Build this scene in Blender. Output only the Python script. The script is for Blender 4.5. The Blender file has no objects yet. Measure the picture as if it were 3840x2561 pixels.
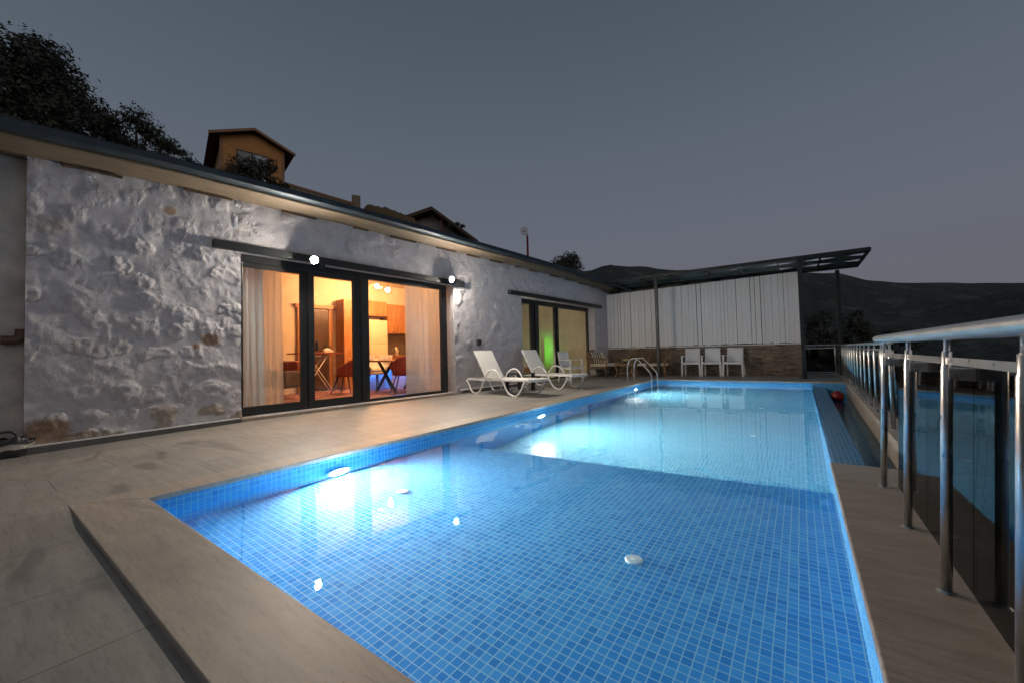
import bpy, bmesh, math, random
from mathutils import Vector, Matrix, noise
random.seed(7)
S = bpy.context.scene
COL = S.collection
PI = math.pi

# ------------------------------------------------------------------ render
S.render.engine = 'CYCLES'
cy = S.cycles
cy.use_denoising = True
try:
    cy.denoiser = 'OPENIMAGEDENOISE'
    cy.denoising_input_passes = 'RGB_ALBEDO_NORMAL'
except Exception:
    pass
cy.max_bounces = 12; cy.diffuse_bounces = 4; cy.glossy_bounces = 6
cy.transmission_bounces = 10; cy.transparent_max_bounces = 24
cy.caustics_reflective = True; cy.caustics_refractive = True
cy.sample_clamp_indirect = 24; cy.sample_clamp_direct = 0
cy.blur_glossy = 0.6
vs = S.view_settings
vs.view_transform = 'Standard'; vs.look = 'None'; vs.exposure = 0.0; vs.gamma = 1.0

# ------------------------------------------------------------------ camera
RIGHT = Vector((0.8095780161, 0.5864649339, -0.0253439836))
UP = Vector((0.0389221294, -0.0105498766, 0.9991865531))
FWD = Vector((-0.5857204996, 0.8099059092, 0.0313674122))
CAMZ = 0.87
cd = bpy.data.cameras.new('camera'); cam = bpy.data.objects.new('camera', cd)
COL.objects.link(cam); S.camera = cam
m = Matrix.Identity(4)
for i, v in enumerate((RIGHT, UP, -FWD)):
    for k in range(3): m[k][i] = v[k]
m[0][3], m[1][3], m[2][3] = 0, 0, CAMZ
cam.matrix_world = m
cd.sensor_width = 36.0; cd.lens = 1497.0 / 3840 * 36; cd.clip_start = 0.02; cd.clip_end = 6000

def ray(px, py):
    return (RIGHT * (px - 1920) - UP * (py - 1280.5) + FWD * 1497.0)
def at(px, py, d):
    """survey helper: the point at horizontal distance d on the sight line through a photo pixel"""
    r = ray(px, py); return Vector((0, 0, CAMZ)) + r * (d / math.hypot(r.x, r.y))
def px_size(px, py, d):
    r = ray(px, py); return d / math.hypot(r.x, r.y)      # metres per photo pixel there

# ------------------------------------------------------------------ materials
class NT:
    def __init__(s, name):
        s.m = bpy.data.materials.new(name); s.m.use_nodes = True
        s.t = s.m.node_tree; s.t.nodes.clear()
        s.out = s.t.nodes.new('ShaderNodeOutputMaterial')
    def n(s, typ, **kw):
        nd = s.t.nodes.new(typ)
        for k, v in kw.items():
            if hasattr(nd, k): setattr(nd, k, v)
        return nd
    def link(s, a, b): s.t.links.new(a, b)
    def setin(s, sock, v):
        if hasattr(v, 'is_linked') or hasattr(v, 'links'): s.link(v, sock)
        else:
            try: sock.default_value = v
            except Exception: sock.default_value = (*v, 1.0)
    def math(s, op, a, b=None, c=None, clamp=False):
        nd = s.n('ShaderNodeMath', operation=op); nd.use_clamp = clamp
        s.setin(nd.inputs[0], a)
        if b is not None: s.setin(nd.inputs[1], b)
        if c is not None: s.setin(nd.inputs[2], c)
        return nd.outputs[0]
    def mix(s, f, a, b, blend='MIX'):
        nd = s.n('ShaderNodeMix', data_type='RGBA', blend_type=blend)
        s.setin(nd.inputs[0], f); s.setin(nd.inputs[6], c4(a)); s.setin(nd.inputs[7], c4(b))
        return nd.outputs[2]
    def ramp(s, f, pts):
        nd = s.n('ShaderNodeValToRGB'); el = nd.color_ramp.elements
        while len(el) < len(pts): el.new(0.5)
        for e, (p, c) in zip(el, pts): e.position = p; e.color = c4(c)
        s.link(f, nd.inputs[0]); return nd.outputs[0]
    def noise(s, vec, scale, detail=4, rough=0.55, dist=0.0):
        nd = s.n('ShaderNodeTexNoise'); s.link(vec, nd.inputs['Vector'])
        nd.inputs['Scale'].default_value = scale; nd.inputs['Detail'].default_value = detail
        nd.inputs['Roughness'].default_value = rough; nd.inputs['Distortion'].default_value = dist
        return nd.outputs[0]
    def obj(s): return s.n('ShaderNodeTexCoord').outputs['Object']
    def pos(s): return s.n('ShaderNodeNewGeometry').outputs['Position']
    def scalev(s, v, sc):
        nd = s.n('ShaderNodeMapping'); s.link(v, nd.inputs[0]); nd.inputs['Scale'].default_value = sc
        return nd.outputs[0]
    def bump(s, h, strength=0.3, dist=0.01):
        nd = s.n('ShaderNodeBump'); s.link(h, nd.inputs['Height'])
        nd.inputs['Strength'].default_value = strength; nd.inputs['Distance'].default_value = dist
        return nd.outputs[0]
    def pbr(s, color, rough=0.6, metal=0.0, normal=None, spec=None, coat=0.0):
        b = s.n('ShaderNodeBsdfPrincipled')
        s.setin(b.inputs['Base Color'], c4(color) if not hasattr(color, 'links') else color)
        s.setin(b.inputs['Roughness'], rough); s.setin(b.inputs['Metallic'], metal)
        if spec is not None: s.setin(b.inputs['Specular IOR Level'], spec)
        if coat: b.inputs['Coat Weight'].default_value = coat
        if normal is not None: s.link(normal, b.inputs['Normal'])
        return b.outputs[0]
    def done(s, sh): s.link(sh, s.out.inputs[0]); return s.m

def c4(c):
    if hasattr(c, 'links'): return c
    return (c[0], c[1], c[2], 1.0) if len(c) == 3 else c

def simple(name, color, rough=0.5, metal=0.0, var=0.15, scale=8, bump=0.0, bscale=60, stretch=(1, 1, 1)):
    t = NT(name); v = t.scalev(t.obj(), stretch)
    n = t.noise(v, scale)
    dark = tuple(max(0, x * (1 - var)) for x in color); lite = tuple(min(1, x * (1 + var)) for x in color)
    col = t.ramp(n, [(0.3, dark), (0.7, lite)])
    rg = t.math('MULTIPLY_ADD', n, 0.16, rough - 0.08, clamp=True)
    nm = None
    if bump: nm = t.bump(t.noise(v, bscale, 3), bump, 0.004)
    return t.done(t.pbr(col, rg, metal, nm))

def emit(name, color, strength):
    t = NT(name); e = t.n('ShaderNodeEmission')
    e.inputs[0].default_value = c4(color); e.inputs[1].default_value = strength
    return t.done(e.outputs[0])

def tile_mat(name, blues, grout, size=0.04, rough=0.22, gw=0.055):
    t = NT(name)
    g = t.n('ShaderNodeNewGeometry')
    off = t.n('ShaderNodeVectorMath', operation='ADD'); t.link(g.outputs['Position'], off.inputs[0]); off.inputs[1].default_value = (10.013, 10.013, 10.013)
    sc = t.n('ShaderNodeVectorMath', operation='SCALE'); t.link(off.outputs[0], sc.inputs[0]); sc.inputs['Scale'].default_value = 1 / size
    fl = t.n('ShaderNodeVectorMath', operation='FLOOR'); t.link(sc.outputs[0], fl.inputs[0])
    fr = t.n('ShaderNodeVectorMath', operation='SUBTRACT'); t.link(sc.outputs[0], fr.inputs[0]); t.link(fl.outputs[0], fr.inputs[1])
    sep = t.n('ShaderNodeSeparateXYZ'); t.link(fr.outputs[0], sep.inputs[0])
    nab = t.n('ShaderNodeVectorMath', operation='ABSOLUTE'); t.link(g.outputs['True Normal'], nab.inputs[0])
    sn = t.n('ShaderNodeSeparateXYZ'); t.link(nab.outputs[0], sn.inputs[0])
    mask = None
    for i in range(3):
        d = t.math('ABSOLUTE', t.math('SUBTRACT', sep.outputs[i], 0.5))
        ln = t.math('GREATER_THAN', d, 0.5 - gw)
        ok = t.math('LESS_THAN', sn.outputs[i], 0.7)
        ln = t.math('MULTIPLY', ln, ok)
        mask = ln if mask is None else t.math('MAXIMUM', mask, ln)
    # the coordinate across the face is frozen so one tile keeps one colour
    inv = t.n('ShaderNodeVectorMath', operation='SUBTRACT'); inv.inputs[0].default_value = (1, 1, 1); t.link(nab.outputs[0], inv.inputs[1])
    rnd_ = t.n('ShaderNodeVectorMath', operation='FLOOR'); 
    r2 = t.n('ShaderNodeVectorMath', operation='ADD'); t.link(inv.outputs[0], r2.inputs[0]); r2.inputs[1].default_value = (0.4, 0.4, 0.4)
    t.link(r2.outputs[0], rnd_.inputs[0])
    mu = t.n('ShaderNodeVectorMath', operation='MULTIPLY'); t.link(fl.outputs[0], mu.inputs[0]); t.link(rnd_.outputs[0], mu.inputs[1])
    wn = t.n('ShaderNodeTexWhiteNoise', noise_dimensions='3D'); t.link(mu.outputs[0], wn.inputs['Vector'])
    big = t.noise(g.outputs['Position'], 1.3, 2)
    f = t.math('ADD', t.math('MULTIPLY', wn.outputs['Value'], 0.8), t.math('MULTIPLY', big, 0.25))
    col = t.ramp(f, [(0.08, blues[0]), (0.5, blues[1]), (0.86, blues[2]), (1.0, blues[3])])
    col = t.mix(mask, col, grout)
    rg = t.math('MULTIPLY_ADD', mask, 0.5, rough, clamp=True)
    h = t.math('SUBTRACT', 1.0, mask)
    return t.done(t.pbr(col, rg, 0, t.bump(h, 0.25, 0.002)))

def deck_mat(name, base, dark, joints=True):
    t = NT(name); p = t.pos()
    sep = t.n('ShaderNodeSeparateXYZ'); t.link(p, sep.inputs[0])
    grain = t.noise(t.scalev(p, (1.0, 6.5, 1)), 2.3, 5, 0.62, 0.4)
    cloud = t.noise(p, 1.1, 4, 0.6)
    fine = t.noise(t.scalev(p, (1, 3, 1)), 38, 3)
    f = t.math('ADD', t.math('MULTIPLY', grain, 0.55), t.math('MULTIPLY', cloud, 0.45))
    col = t.ramp(f, [(0.34, dark), (0.5, base), (0.68, tuple(min(1, c * 1.28) for c in base))])
    col = t.mix(t.math('MULTIPLY', fine, 0.22), col, tuple(c * 0.6 for c in dark))
    vein = t.noise(t.scalev(p, (1.2, 9, 1)), 7, 6, 0.72, 0.8)
    col = t.mix(t.ramp(vein, [(0.50, (0, 0, 0)), (0.68, (.55, .55, .55))]), col, tuple(c * 0.62 for c in dark))
    spk = t.noise(p, 130, 3, 0.7)
    col = t.mix(t.ramp(spk, [(0.58, (0, 0, 0)), (0.72, (.6, .6, .6))]), col, tuple(c * 0.5 for c in dark))
    # water splashes drying on the tiles
    w = t.noise(t.scalev(p, (0.75, 1.9, 1)), 1.15, 3, 0.5, 0.9)
    wet = t.ramp(w, [(0.60, (0, 0, 0)), (0.67, (1, 1, 1))])
    wetm = t.math('MULTIPLY', wet, 0.42 if joints else 0.0)
    col = t.mix(wetm, col, tuple(c * 0.45 for c in dark))
    rg = t.math('SUBTRACT', 0.52, t.math('MULTIPLY', wet, 0.2))
    hgt = t.math('MULTIPLY', fine, 0.25)
    if joints:
        wob = t.math('MULTIPLY', t.math('SUBTRACT', fine, 0.5), 0.002)
        row = t.math('FLOOR', t.math('DIVIDE', t.math('ADD', sep.outputs[0], 12.03), 0.6))
        fx = t.math('FRACT', t.math('DIVIDE', t.math('ADD', t.math('ADD', sep.outputs[0], 12.03), wob), 0.6))
        sh = t.math('MULTIPLY', t.math('MODULO', row, 3.0), 0.4)
        fy = t.math('FRACT', t.math('DIVIDE', t.math('ADD', t.math('ADD', sep.outputs[1], 20.0), sh), 1.2))
        jx = t.math('LESS_THAN', fx, 0.009); jy = t.math('LESS_THAN', fy, 0.0045)
        j = t.math('MAXIMUM', jx, jy)
        tn = t.n('ShaderNodeTexWhiteNoise', noise_dimensions='2D')
        cb = t.n('ShaderNodeCombineXYZ'); t.link(row, cb.inputs[0])
        t.link(t.math('FLOOR', t.math('DIVIDE', t.math('ADD', t.math('ADD', sep.outputs[1], 20.0), sh), 1.2)), cb.inputs[1])
        t.link(cb.outputs[0], tn.inputs['Vector'])
        col = t.mix(t.math('MULTIPLY', tn.outputs['Value'], 0.16), col, tuple(c * 0.7 for c in dark))
        col = t.mix(t.math('MULTIPLY', j, 0.75), col, (0.05, 0.045, 0.04))
        hgt = t.math('SUBTRACT', hgt, j)
    return t.done(t.pbr(col, rg, 0, t.bump(hgt, 0.25, 0.002)))

def wood_mat(name, a, b, rough=0.55, axis=(1, 8, 8), scale=3.0, bump=0.2):
    t = NT(name); v = t.scalev(t.obj(), axis)
    n = t.noise(v, scale, 6, 0.6, 0.8); f = t.noise(v, scale * 7, 3)
    col = t.ramp(n, [(0.32, a), (0.7, b)])
    col = t.mix(t.math('MULTIPLY', f, 0.3), col, tuple(c * 0.5 for c in a))
    return t.done(t.pbr(col, rough, 0, t.bump(f, bump, 0.003)))

def glass_mat(name, tint=(0.96, 0.97, 0.97), rough=0.0, ior=1.5, boost=1.0):
    t = NT(name)
    tr = t.n('ShaderNodeBsdfTransparent'); tr.inputs[0].default_value = c4(tint)
    gl = t.n('ShaderNodeBsdfGlossy'); gl.inputs[0].default_value = (1, 1, 1, 1); gl.inputs['Roughness'].default_value = rough
    ge = t.n('ShaderNodeNewGeometry'); dt = t.n('ShaderNodeVectorMath', operation='DOT_PRODUCT')
    t.link(ge.outputs['Incoming'], dt.inputs[0]); t.link(ge.outputs['Normal'], dt.inputs[1])
    c_ = t.math('SUBTRACT', 1.0, t.math('ABSOLUTE', dt.outputs['Value']), clamp=True)
    f0 = ((ior - 1) / (ior + 1)) ** 2
    fr = t.math('MULTIPLY_ADD', t.math('POWER', c_, 5.0), 1 - f0, f0)
    mx = t.n('ShaderNodeMixShader')
    t.link(t.math('MULTIPLY', fr, boost, clamp=True), mx.inputs[0])
    t.link(tr.outputs[0], mx.inputs[1]); t.link(gl.outputs[0], mx.inputs[2])
    return t.done(mx.outputs[0])

def cloth_sheer(name, color, transp=0.3, through=0.5):
    t = NT(name)
    v = t.scalev(t.obj(), (1, 1, 0.05)); n = t.noise(v, 40, 2)
    d = t.n('ShaderNodeBsdfDiffuse'); d.inputs[0].default_value = c4(color)
    l = t.n('ShaderNodeBsdfTranslucent'); l.inputs[0].default_value = c4(color)
    x = t.n('ShaderNodeBsdfTransparent')
    m1 = t.n('ShaderNodeMixShader'); m1.inputs[0].default_value = through; t.link(d.outputs[0], m1.inputs[1]); t.link(l.outputs[0], m1.inputs[2])
    m2 = t.n('ShaderNodeMixShader'); t.link(t.math('MULTIPLY_ADD', n, 0.2, transp - 0.1, clamp=True), m2.inputs[0])
    t.link(m1.outputs[0], m2.inputs[1]); t.link(x.outputs[0], m2.inputs[2])
    return t.done(m2.outputs[0])

def leaf_mat(name, a, b):
    t = NT(name)
    g = t.n('ShaderNodeNewGeometry')
    n = t.noise(g.outputs['Position'], 1.1, 3)
    r = t.n('ShaderNodeTexWhiteNoise', noise_dimensions='1D')
    t.link(g.outputs['Random Per Island'], r.inputs['W'])
    f = t.math('ADD', t.math('MULTIPLY', n, 0.5), t.math('MULTIPLY', r.outputs['Value'], 0.5))
    col = t.ramp(f, [(0.25, a), (0.75, b)])
    d = t.pbr(col, 0.6)
    l = t.n('ShaderNodeBsdfTranslucent'); t.link(col, l.inputs[0])
    mx = t.n('ShaderNodeMixShader'); mx.inputs[0].default_value = 0.25; t.link(d, mx.inputs[1]); t.link(l.outputs[0], mx.inputs[2])
    return t.done(mx.outputs[0])

M = {}
M['tile'] = tile_mat('pool_mosaic', [(0.020, 0.215, 0.53), (0.032, 0.268, 0.60), (0.052, 0.315, 0.63), (0.09, 0.385, 0.63)], (0.225, 0.46, 0.57))
M['tile_scatter'] = tile_mat('pool_mosaic_scatter', [(0.06, 0.28, 0.46), (0.09, 0.35, 0.52), (0.12, 0.41, 0.55), (0.16, 0.46, 0.57)], (0.32, 0.58, 0.64))  # paler cyan stands in for light scattered in the deep water
M['deck'] = deck_mat('deck_tile', (0.298, 0.277, 0.25), (0.21, 0.194, 0.175))
M['coping'] = deck_mat('coping_stone', (0.36, 0.305, 0.25), (0.27, 0.225, 0.185), joints=False)
M['skirt'] = simple('skirting_tile', (0.13, 0.125, 0.115), 0.5)
M['plaster'] = simple('grey_plaster', (0.42, 0.395, 0.35), 0.8, var=0.3, scale=3, bump=0.4, bscale=30)
M['black_metal'] = simple('black_metal', (0.012, 0.014, 0.015), 0.38, 0.0, 0.2)
M['roof_metal'] = simple('dark_blue_roof_metal', (0.03, 0.045, 0.06), 0.5, 0.45, 0.25, 5)
M['soffit'] = wood_mat('pale_eave_wood', (0.13, 0.097, 0.062), (0.215, 0.165, 0.112), 0.65, (0.6, 9, 9), 2.5)
M['brown_wood'] = wood_mat('brown_eave_wood', (0.06, 0.033, 0.018), (0.12, 0.07, 0.04), 0.65)
M['glass'] = glass_mat('window_glass', (0.93, 0.95, 0.94), 0.0, 1.5)
M['smoked'] = glass_mat('smoked_glass', (0.24, 0.25, 0.25), 0.003, 1.6, 0.5)
M['steel'] = simple('polished_steel', (0.66, 0.64, 0.61), 0.30, 1.0, 0.08, 20)
M['satin_steel'] = simple('satin_steel', (0.60, 0.59, 0.57), 0.42, 1.0, 0.1, 20)
M['white_plastic'] = simple('white_plastic', (0.66, 0.655, 0.65), 0.45, 0, 0.05, 6)
M['sling'] = simple('pale_sling_fabric', (0.68, 0.66, 0.62), 0.75, 0, 0.08, 30, 0.3, 300)
M['rattan'] = simple('brown_rattan', (0.24, 0.13, 0.06), 0.5, 0, 0.45, 60, 0.5, 160)
M['dark_rattan'] = simple('dark_rattan', (0.09, 0.055, 0.03), 0.55, 0, 0.45, 50, 0.6, 120)
M['cream'] = simple('cream_cushion', (0.70, 0.64, 0.50), 0.85, 0, 0.08, 20, 0.2, 200)
M['dark_plastic'] = simple('dark_plastic', (0.02, 0.021, 0.024), 0.4)
M['red_rubber'] = simple('red_rubber', (0.22, 0.010, 0.012), 0.42)
M['white_fit'] = simple('white_pool_fitting', (0.72, 0.80, 0.78), 0.35, 0, 0.06)
M['cream_wall'] = simple('warm_interior_plaster', (0.72, 0.64, 0.52), 0.8, 0, 0.12, 2.2, 0.35, 14)
M['int_floor'] = simple('interior_floor', (0.42, 0.30, 0.22), 0.35, 0, 0.3, 3, stretch=(1, 5, 1))
M['ceiling'] = simple('interior_ceiling', (0.62, 0.54, 0.42), 0.8)
M['oak'] = wood_mat('orange_oak', (0.33, 0.14, 0.05), (0.52, 0.26, 0.11), 0.45, (8, 8, 1), 2.5)
M['dark_door'] = wood_mat('dark_door_wood', (0.045, 0.022, 0.016), (0.085, 0.04, 0.026), 0.4, (8, 8, 1), 3)
M['fridge'] = simple('cream_appliance', (0.70, 0.62, 0.46), 0.3, 0, 0.03)
M['red_fabric'] = simple('rust_fabric', (0.28, 0.055, 0.035), 0.7, 0, 0.2, 25)
M['grey_fabric'] = simple('grey_fabric', (0.13, 0.11, 0.10), 0.85, 0, 0.2, 25)
M['splash'] = simple('patterned_splashback', (0.14, 0.11, 0.09), 0.3, 0, 0.9, 28)
M['white_gloss'] = simple('white_gloss', (0.75, 0.74, 0.72), 0.25, 0, 0.04)
M['curtain_white'] = cloth_sheer('white_curtain', (0.80, 0.83, 0.87), 0.02, 0.2)
M['curtain_sheer'] = cloth_sheer('sheer_curtain', (0.82, 0.80, 0.78), 0.30)
M['curtain_lined'] = cloth_sheer('lined_sheer_curtain', (0.80, 0.81, 0.84), 0.10, 0.20)
M['leaf'] = leaf_mat('oak_leaves', (0.026, 0.032, 0.02), (0.105, 0.105, 0.07))
M['leaf2'] = leaf_mat('shrub_leaves', (0.03, 0.038, 0.018), (0.10, 0.10, 0.05))
M['bark'] = simple('bark', (0.07, 0.05, 0.035), 0.9, 0, 0.4, 12, 0.8, 40)
M['cabin_wood'] = wood_mat('orange_log_wood', (0.52, 0.22, 0.05), (0.74, 0.36, 0.10), 0.6, (1, 1, 10), 3)
M['cabin_trim'] = wood_mat('pale_trim_wood', (0.30, 0.15, 0.08), (0.42, 0.23, 0.13), 0.6)
M['cabin_roof'] = simple('brown_roof', (0.13, 0.065, 0.04), 0.7, 0, 0.35, 20)
M['rubble'] = simple('rubble_stone', (0.26, 0.21, 0.16), 0.9, 0, 0.6, 7, 0.9, 12)
M['thatch'] = simple('dry_thatch', (0.15, 0.10, 0.05), 0.95, 0, 0.5, 30, 0.9, 60, (1, 1, 0.2))
M['red_paint'] = simple('red_painted_pole', (0.22, 0.03, 0.03), 0.5)
M['globe'] = glass_mat('lamp_globe_glass', (0.9, 0.84, 0.82), 0.05, 1.5)
M['mesh_roof'] = simple('dark_roof_sheet', (0.06, 0.085, 0.088), 0.45, 0, 0.3, 3)
M['lamp_white'] = emit('lamp_white', (1.0, 0.88, 0.74), 4200)
M['pool_lamp'] = emit('pool_lamp_white', (1.0, 0.98, 0.94), 1850)
M['bulb_warm'] = emit('bulb_warm', (1.0, 0.455, 0.18), 2200)
M['led_blue'] = emit('led_blue', (0.02, 0.22, 1.0), 24)
M['led_green'] = emit('led_green', (0.15, 1.0, 0.06), 15)
M['unseen_lamp_glow'] = emit('unseen_lamp_glow', (1.0, 0.84, 0.62), 120)
M['screen'] = simple('picture_paper', (0.55, 0.55, 0.6), 0.3, 0, 0.6, 9)

# water: clear refracting surface with a faint swell
t = NT('pool_water')
g = t.n('ShaderNodeBsdfGlass'); g.inputs['IOR'].default_value = 1.33; g.inputs['Roughness'].default_value = 0.0
g.inputs[0].default_value = (0.97, 0.995, 1, 1)
p = t.pos()
h = t.math('ADD', t.noise(p, 2.1, 2, 0.5), t.math('MULTIPLY', t.noise(t.scalev(p, (1, 0.6, 1)), 9, 2), 0.16))
t.link(t.bump(h, 0.055, 0.05), g.inputs['Normal'])
M['water'] = t.done(g.outputs[0])

# gutter water: dark, still
t = NT('overflow_water')
g = t.n('ShaderNodeBsdfGlass'); g.inputs['IOR'].default_value = 1.33; g.inputs[0].default_value = (0.6, 0.75, 0.8, 1)
t.link(t.bump(t.noise(t.pos(), 16, 3), 0.12, 0.02), g.inputs['Normal'])
M['gutter_water'] = t.done(g.outputs[0])

# whitewashed rubble: the colour attribute says how far the limewash has gone from each stone
t = NT('whitewashed_stone')
a = t.n('ShaderNodeVertexColor'); a.layer_name = 'bare'
p = t.pos()
sp = t.n('ShaderNodeSeparateColor'); t.link(a.outputs['Color'], sp.inputs[0])
n1 = t.noise(p, 5.5, 5, 0.65); n2 = t.noise(p, 45, 4, 0.7)
white = t.ramp(n1, [(0.3, (0.40, 0.385, 0.405)), (0.72, (0.54, 0.522, 0.535))])
n4 = t.noise(p, 95, 3, 0.75); n5 = t.noise(p, 11, 6, 0.75, 1.2)
white = t.mix(t.ramp(n4, [(0.52, (0, 0, 0)), (0.70, (.55, .55, .55))]), white, (0.24, 0.215, 0.20))
white = t.mix(t.ramp(n5, [(0.56, (0, 0, 0)), (0.66, (.5, .5, .5))]), white, (0.29, 0.265, 0.25))
stone = t.ramp(n2, [(0.3, (0.14, 0.10, 0.06)), (0.7, (0.38, 0.31, 0.22))])
rust = t.ramp(n2, [(0.3, (0.16, 0.08, 0.03)), (0.7, (0.33, 0.2, 0.09))])
e = t.math('ADD', sp.outputs[0], t.math('MULTIPLY', t.math('SUBTRACT', n2, 0.5), 0.9))
f = t.ramp(e, [(0.40, (0, 0, 0)), (0.75, (1, 1, 1))])
col = t.mix(t.math('MULTIPLY', f, 0.85), white, stone)
f2 = t.ramp(t.math('ADD', sp.outputs[1], t.math('MULTIPLY', t.math('SUBTRACT', n2, 0.5), 0.8)), [(0.45, (0, 0, 0)), (0.7, (1, 1, 1))])
col = t.mix(t.math('MULTIPLY', f2, 0.8), col, rust)
mkk = t.math('MULTIPLY_ADD', sp.outputs[2], 0.85, 0.15)
hb = t.math('MULTIPLY', t.math('ADD', t.noise(p, 19, 6, 0.72, 0.6), t.math('MULTIPLY', n2, 0.35)), mkk)
M['stone'] = t.done(t.pbr(col, 0.9, 0, t.bump(hb, 0.9, 0.022)))

# stone cladding tiles
t = NT('stone_cladding'); p = t.pos(); sep = t.n('ShaderNodeSeparateXYZ'); t.link(p, sep.inputs[0])
str_ = t.noise(t.scalev(p, (2.2, 2.2, 13)), 1.6, 6, 0.65, 0.6); cl = t.noise(p, 1.7, 3)
col = t.ramp(t.math('ADD', t.math('MULTIPLY', str_, 0.7), t.math('MULTIPLY', cl, 0.3)), [(0.34, (0.06, 0.043, 0.032)), (0.5, (0.195, 0.145, 0.10)), (0.68, (0.36, 0.28, 0.20))])
jz = t.math('LESS_THAN', t.math('FRACT', t.math('DIVIDE', t.math('ADD', sep.outputs[2], 3.0), 0.335)), 0.02)
jx = t.math('LESS_THAN', t.math('FRACT', t.math('DIVIDE', t.math('ADD', sep.outputs[0], 9.05), 0.6)), 0.01)
col = t.mix(t.math('MULTIPLY', t.math('MAXIMUM', jz, jx), 0.7), col, (0.03, 0.025, 0.02))
M['cladding'] = t.done(t.pbr(col, 0.8, 0, t.bump(str_, 0.8, 0.02)))

# white painted boards
t = NT('white_boards'); v = t.obj()
n = t.noise(t.scalev(v, (14, 14, 1.0)), 2.0, 5, 0.6); r = t.n('ShaderNodeNewGeometry').outputs['Random Per Island']
col = t.ramp(n, [(0.3, (0.69, 0.66, 0.64)), (0.7, (0.80, 0.77, 0.75))])
col = t.mix(t.math('MULTIPLY', r, 0.22), col, (0.58, 0.55, 0.53))
M['boards'] = t.done(t.pbr(col, 0.6, 0, t.bump(n, 0.15, 0.004)))

# striped cushion
t = NT('striped_fabric'); sep = t.n('ShaderNodeSeparateXYZ'); t.link(t.obj(), sep.inputs[0])
k = t.math('LESS_THAN', t.math('FRACT', t.math('MULTIPLY', sep.outputs[1], 7.0)), 0.45)
M['stripe'] = t.done(t.pbr(t.mix(k, (0.62, 0.57, 0.46), (0.09, 0.065, 0.04)), 0.85))

# terrain and far hills: scrub with pale rock
t = NT('scrub_hillside'); p = t.pos()
n = t.noise(p, 0.035, 8, 0.7); n2 = t.noise(p, 0.22, 5, 0.7); n3 = t.noise(p, 0.012, 4)
col = t.ramp(n2, [(0.36, (0.022, 0.03, 0.028)), (0.55, (0.045, 0.055, 0.048)), (0.7, (0.075, 0.08, 0.068))])
rk = t.ramp(t.math('ADD', t.math('MULTIPLY', n, 0.75), t.math('MULTIPLY', n3, 0.3)), [(0.55, (0, 0, 0)), (0.62, (1, 1, 1))])
col = t.mix(t.math('MULTIPLY', rk, 0.35), col, (0.20, 0.19, 0.17))
M['hill'] = t.done(t.pbr(col, 0.95, 0, t.bump(n2, 1.0, 3.0)))

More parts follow.
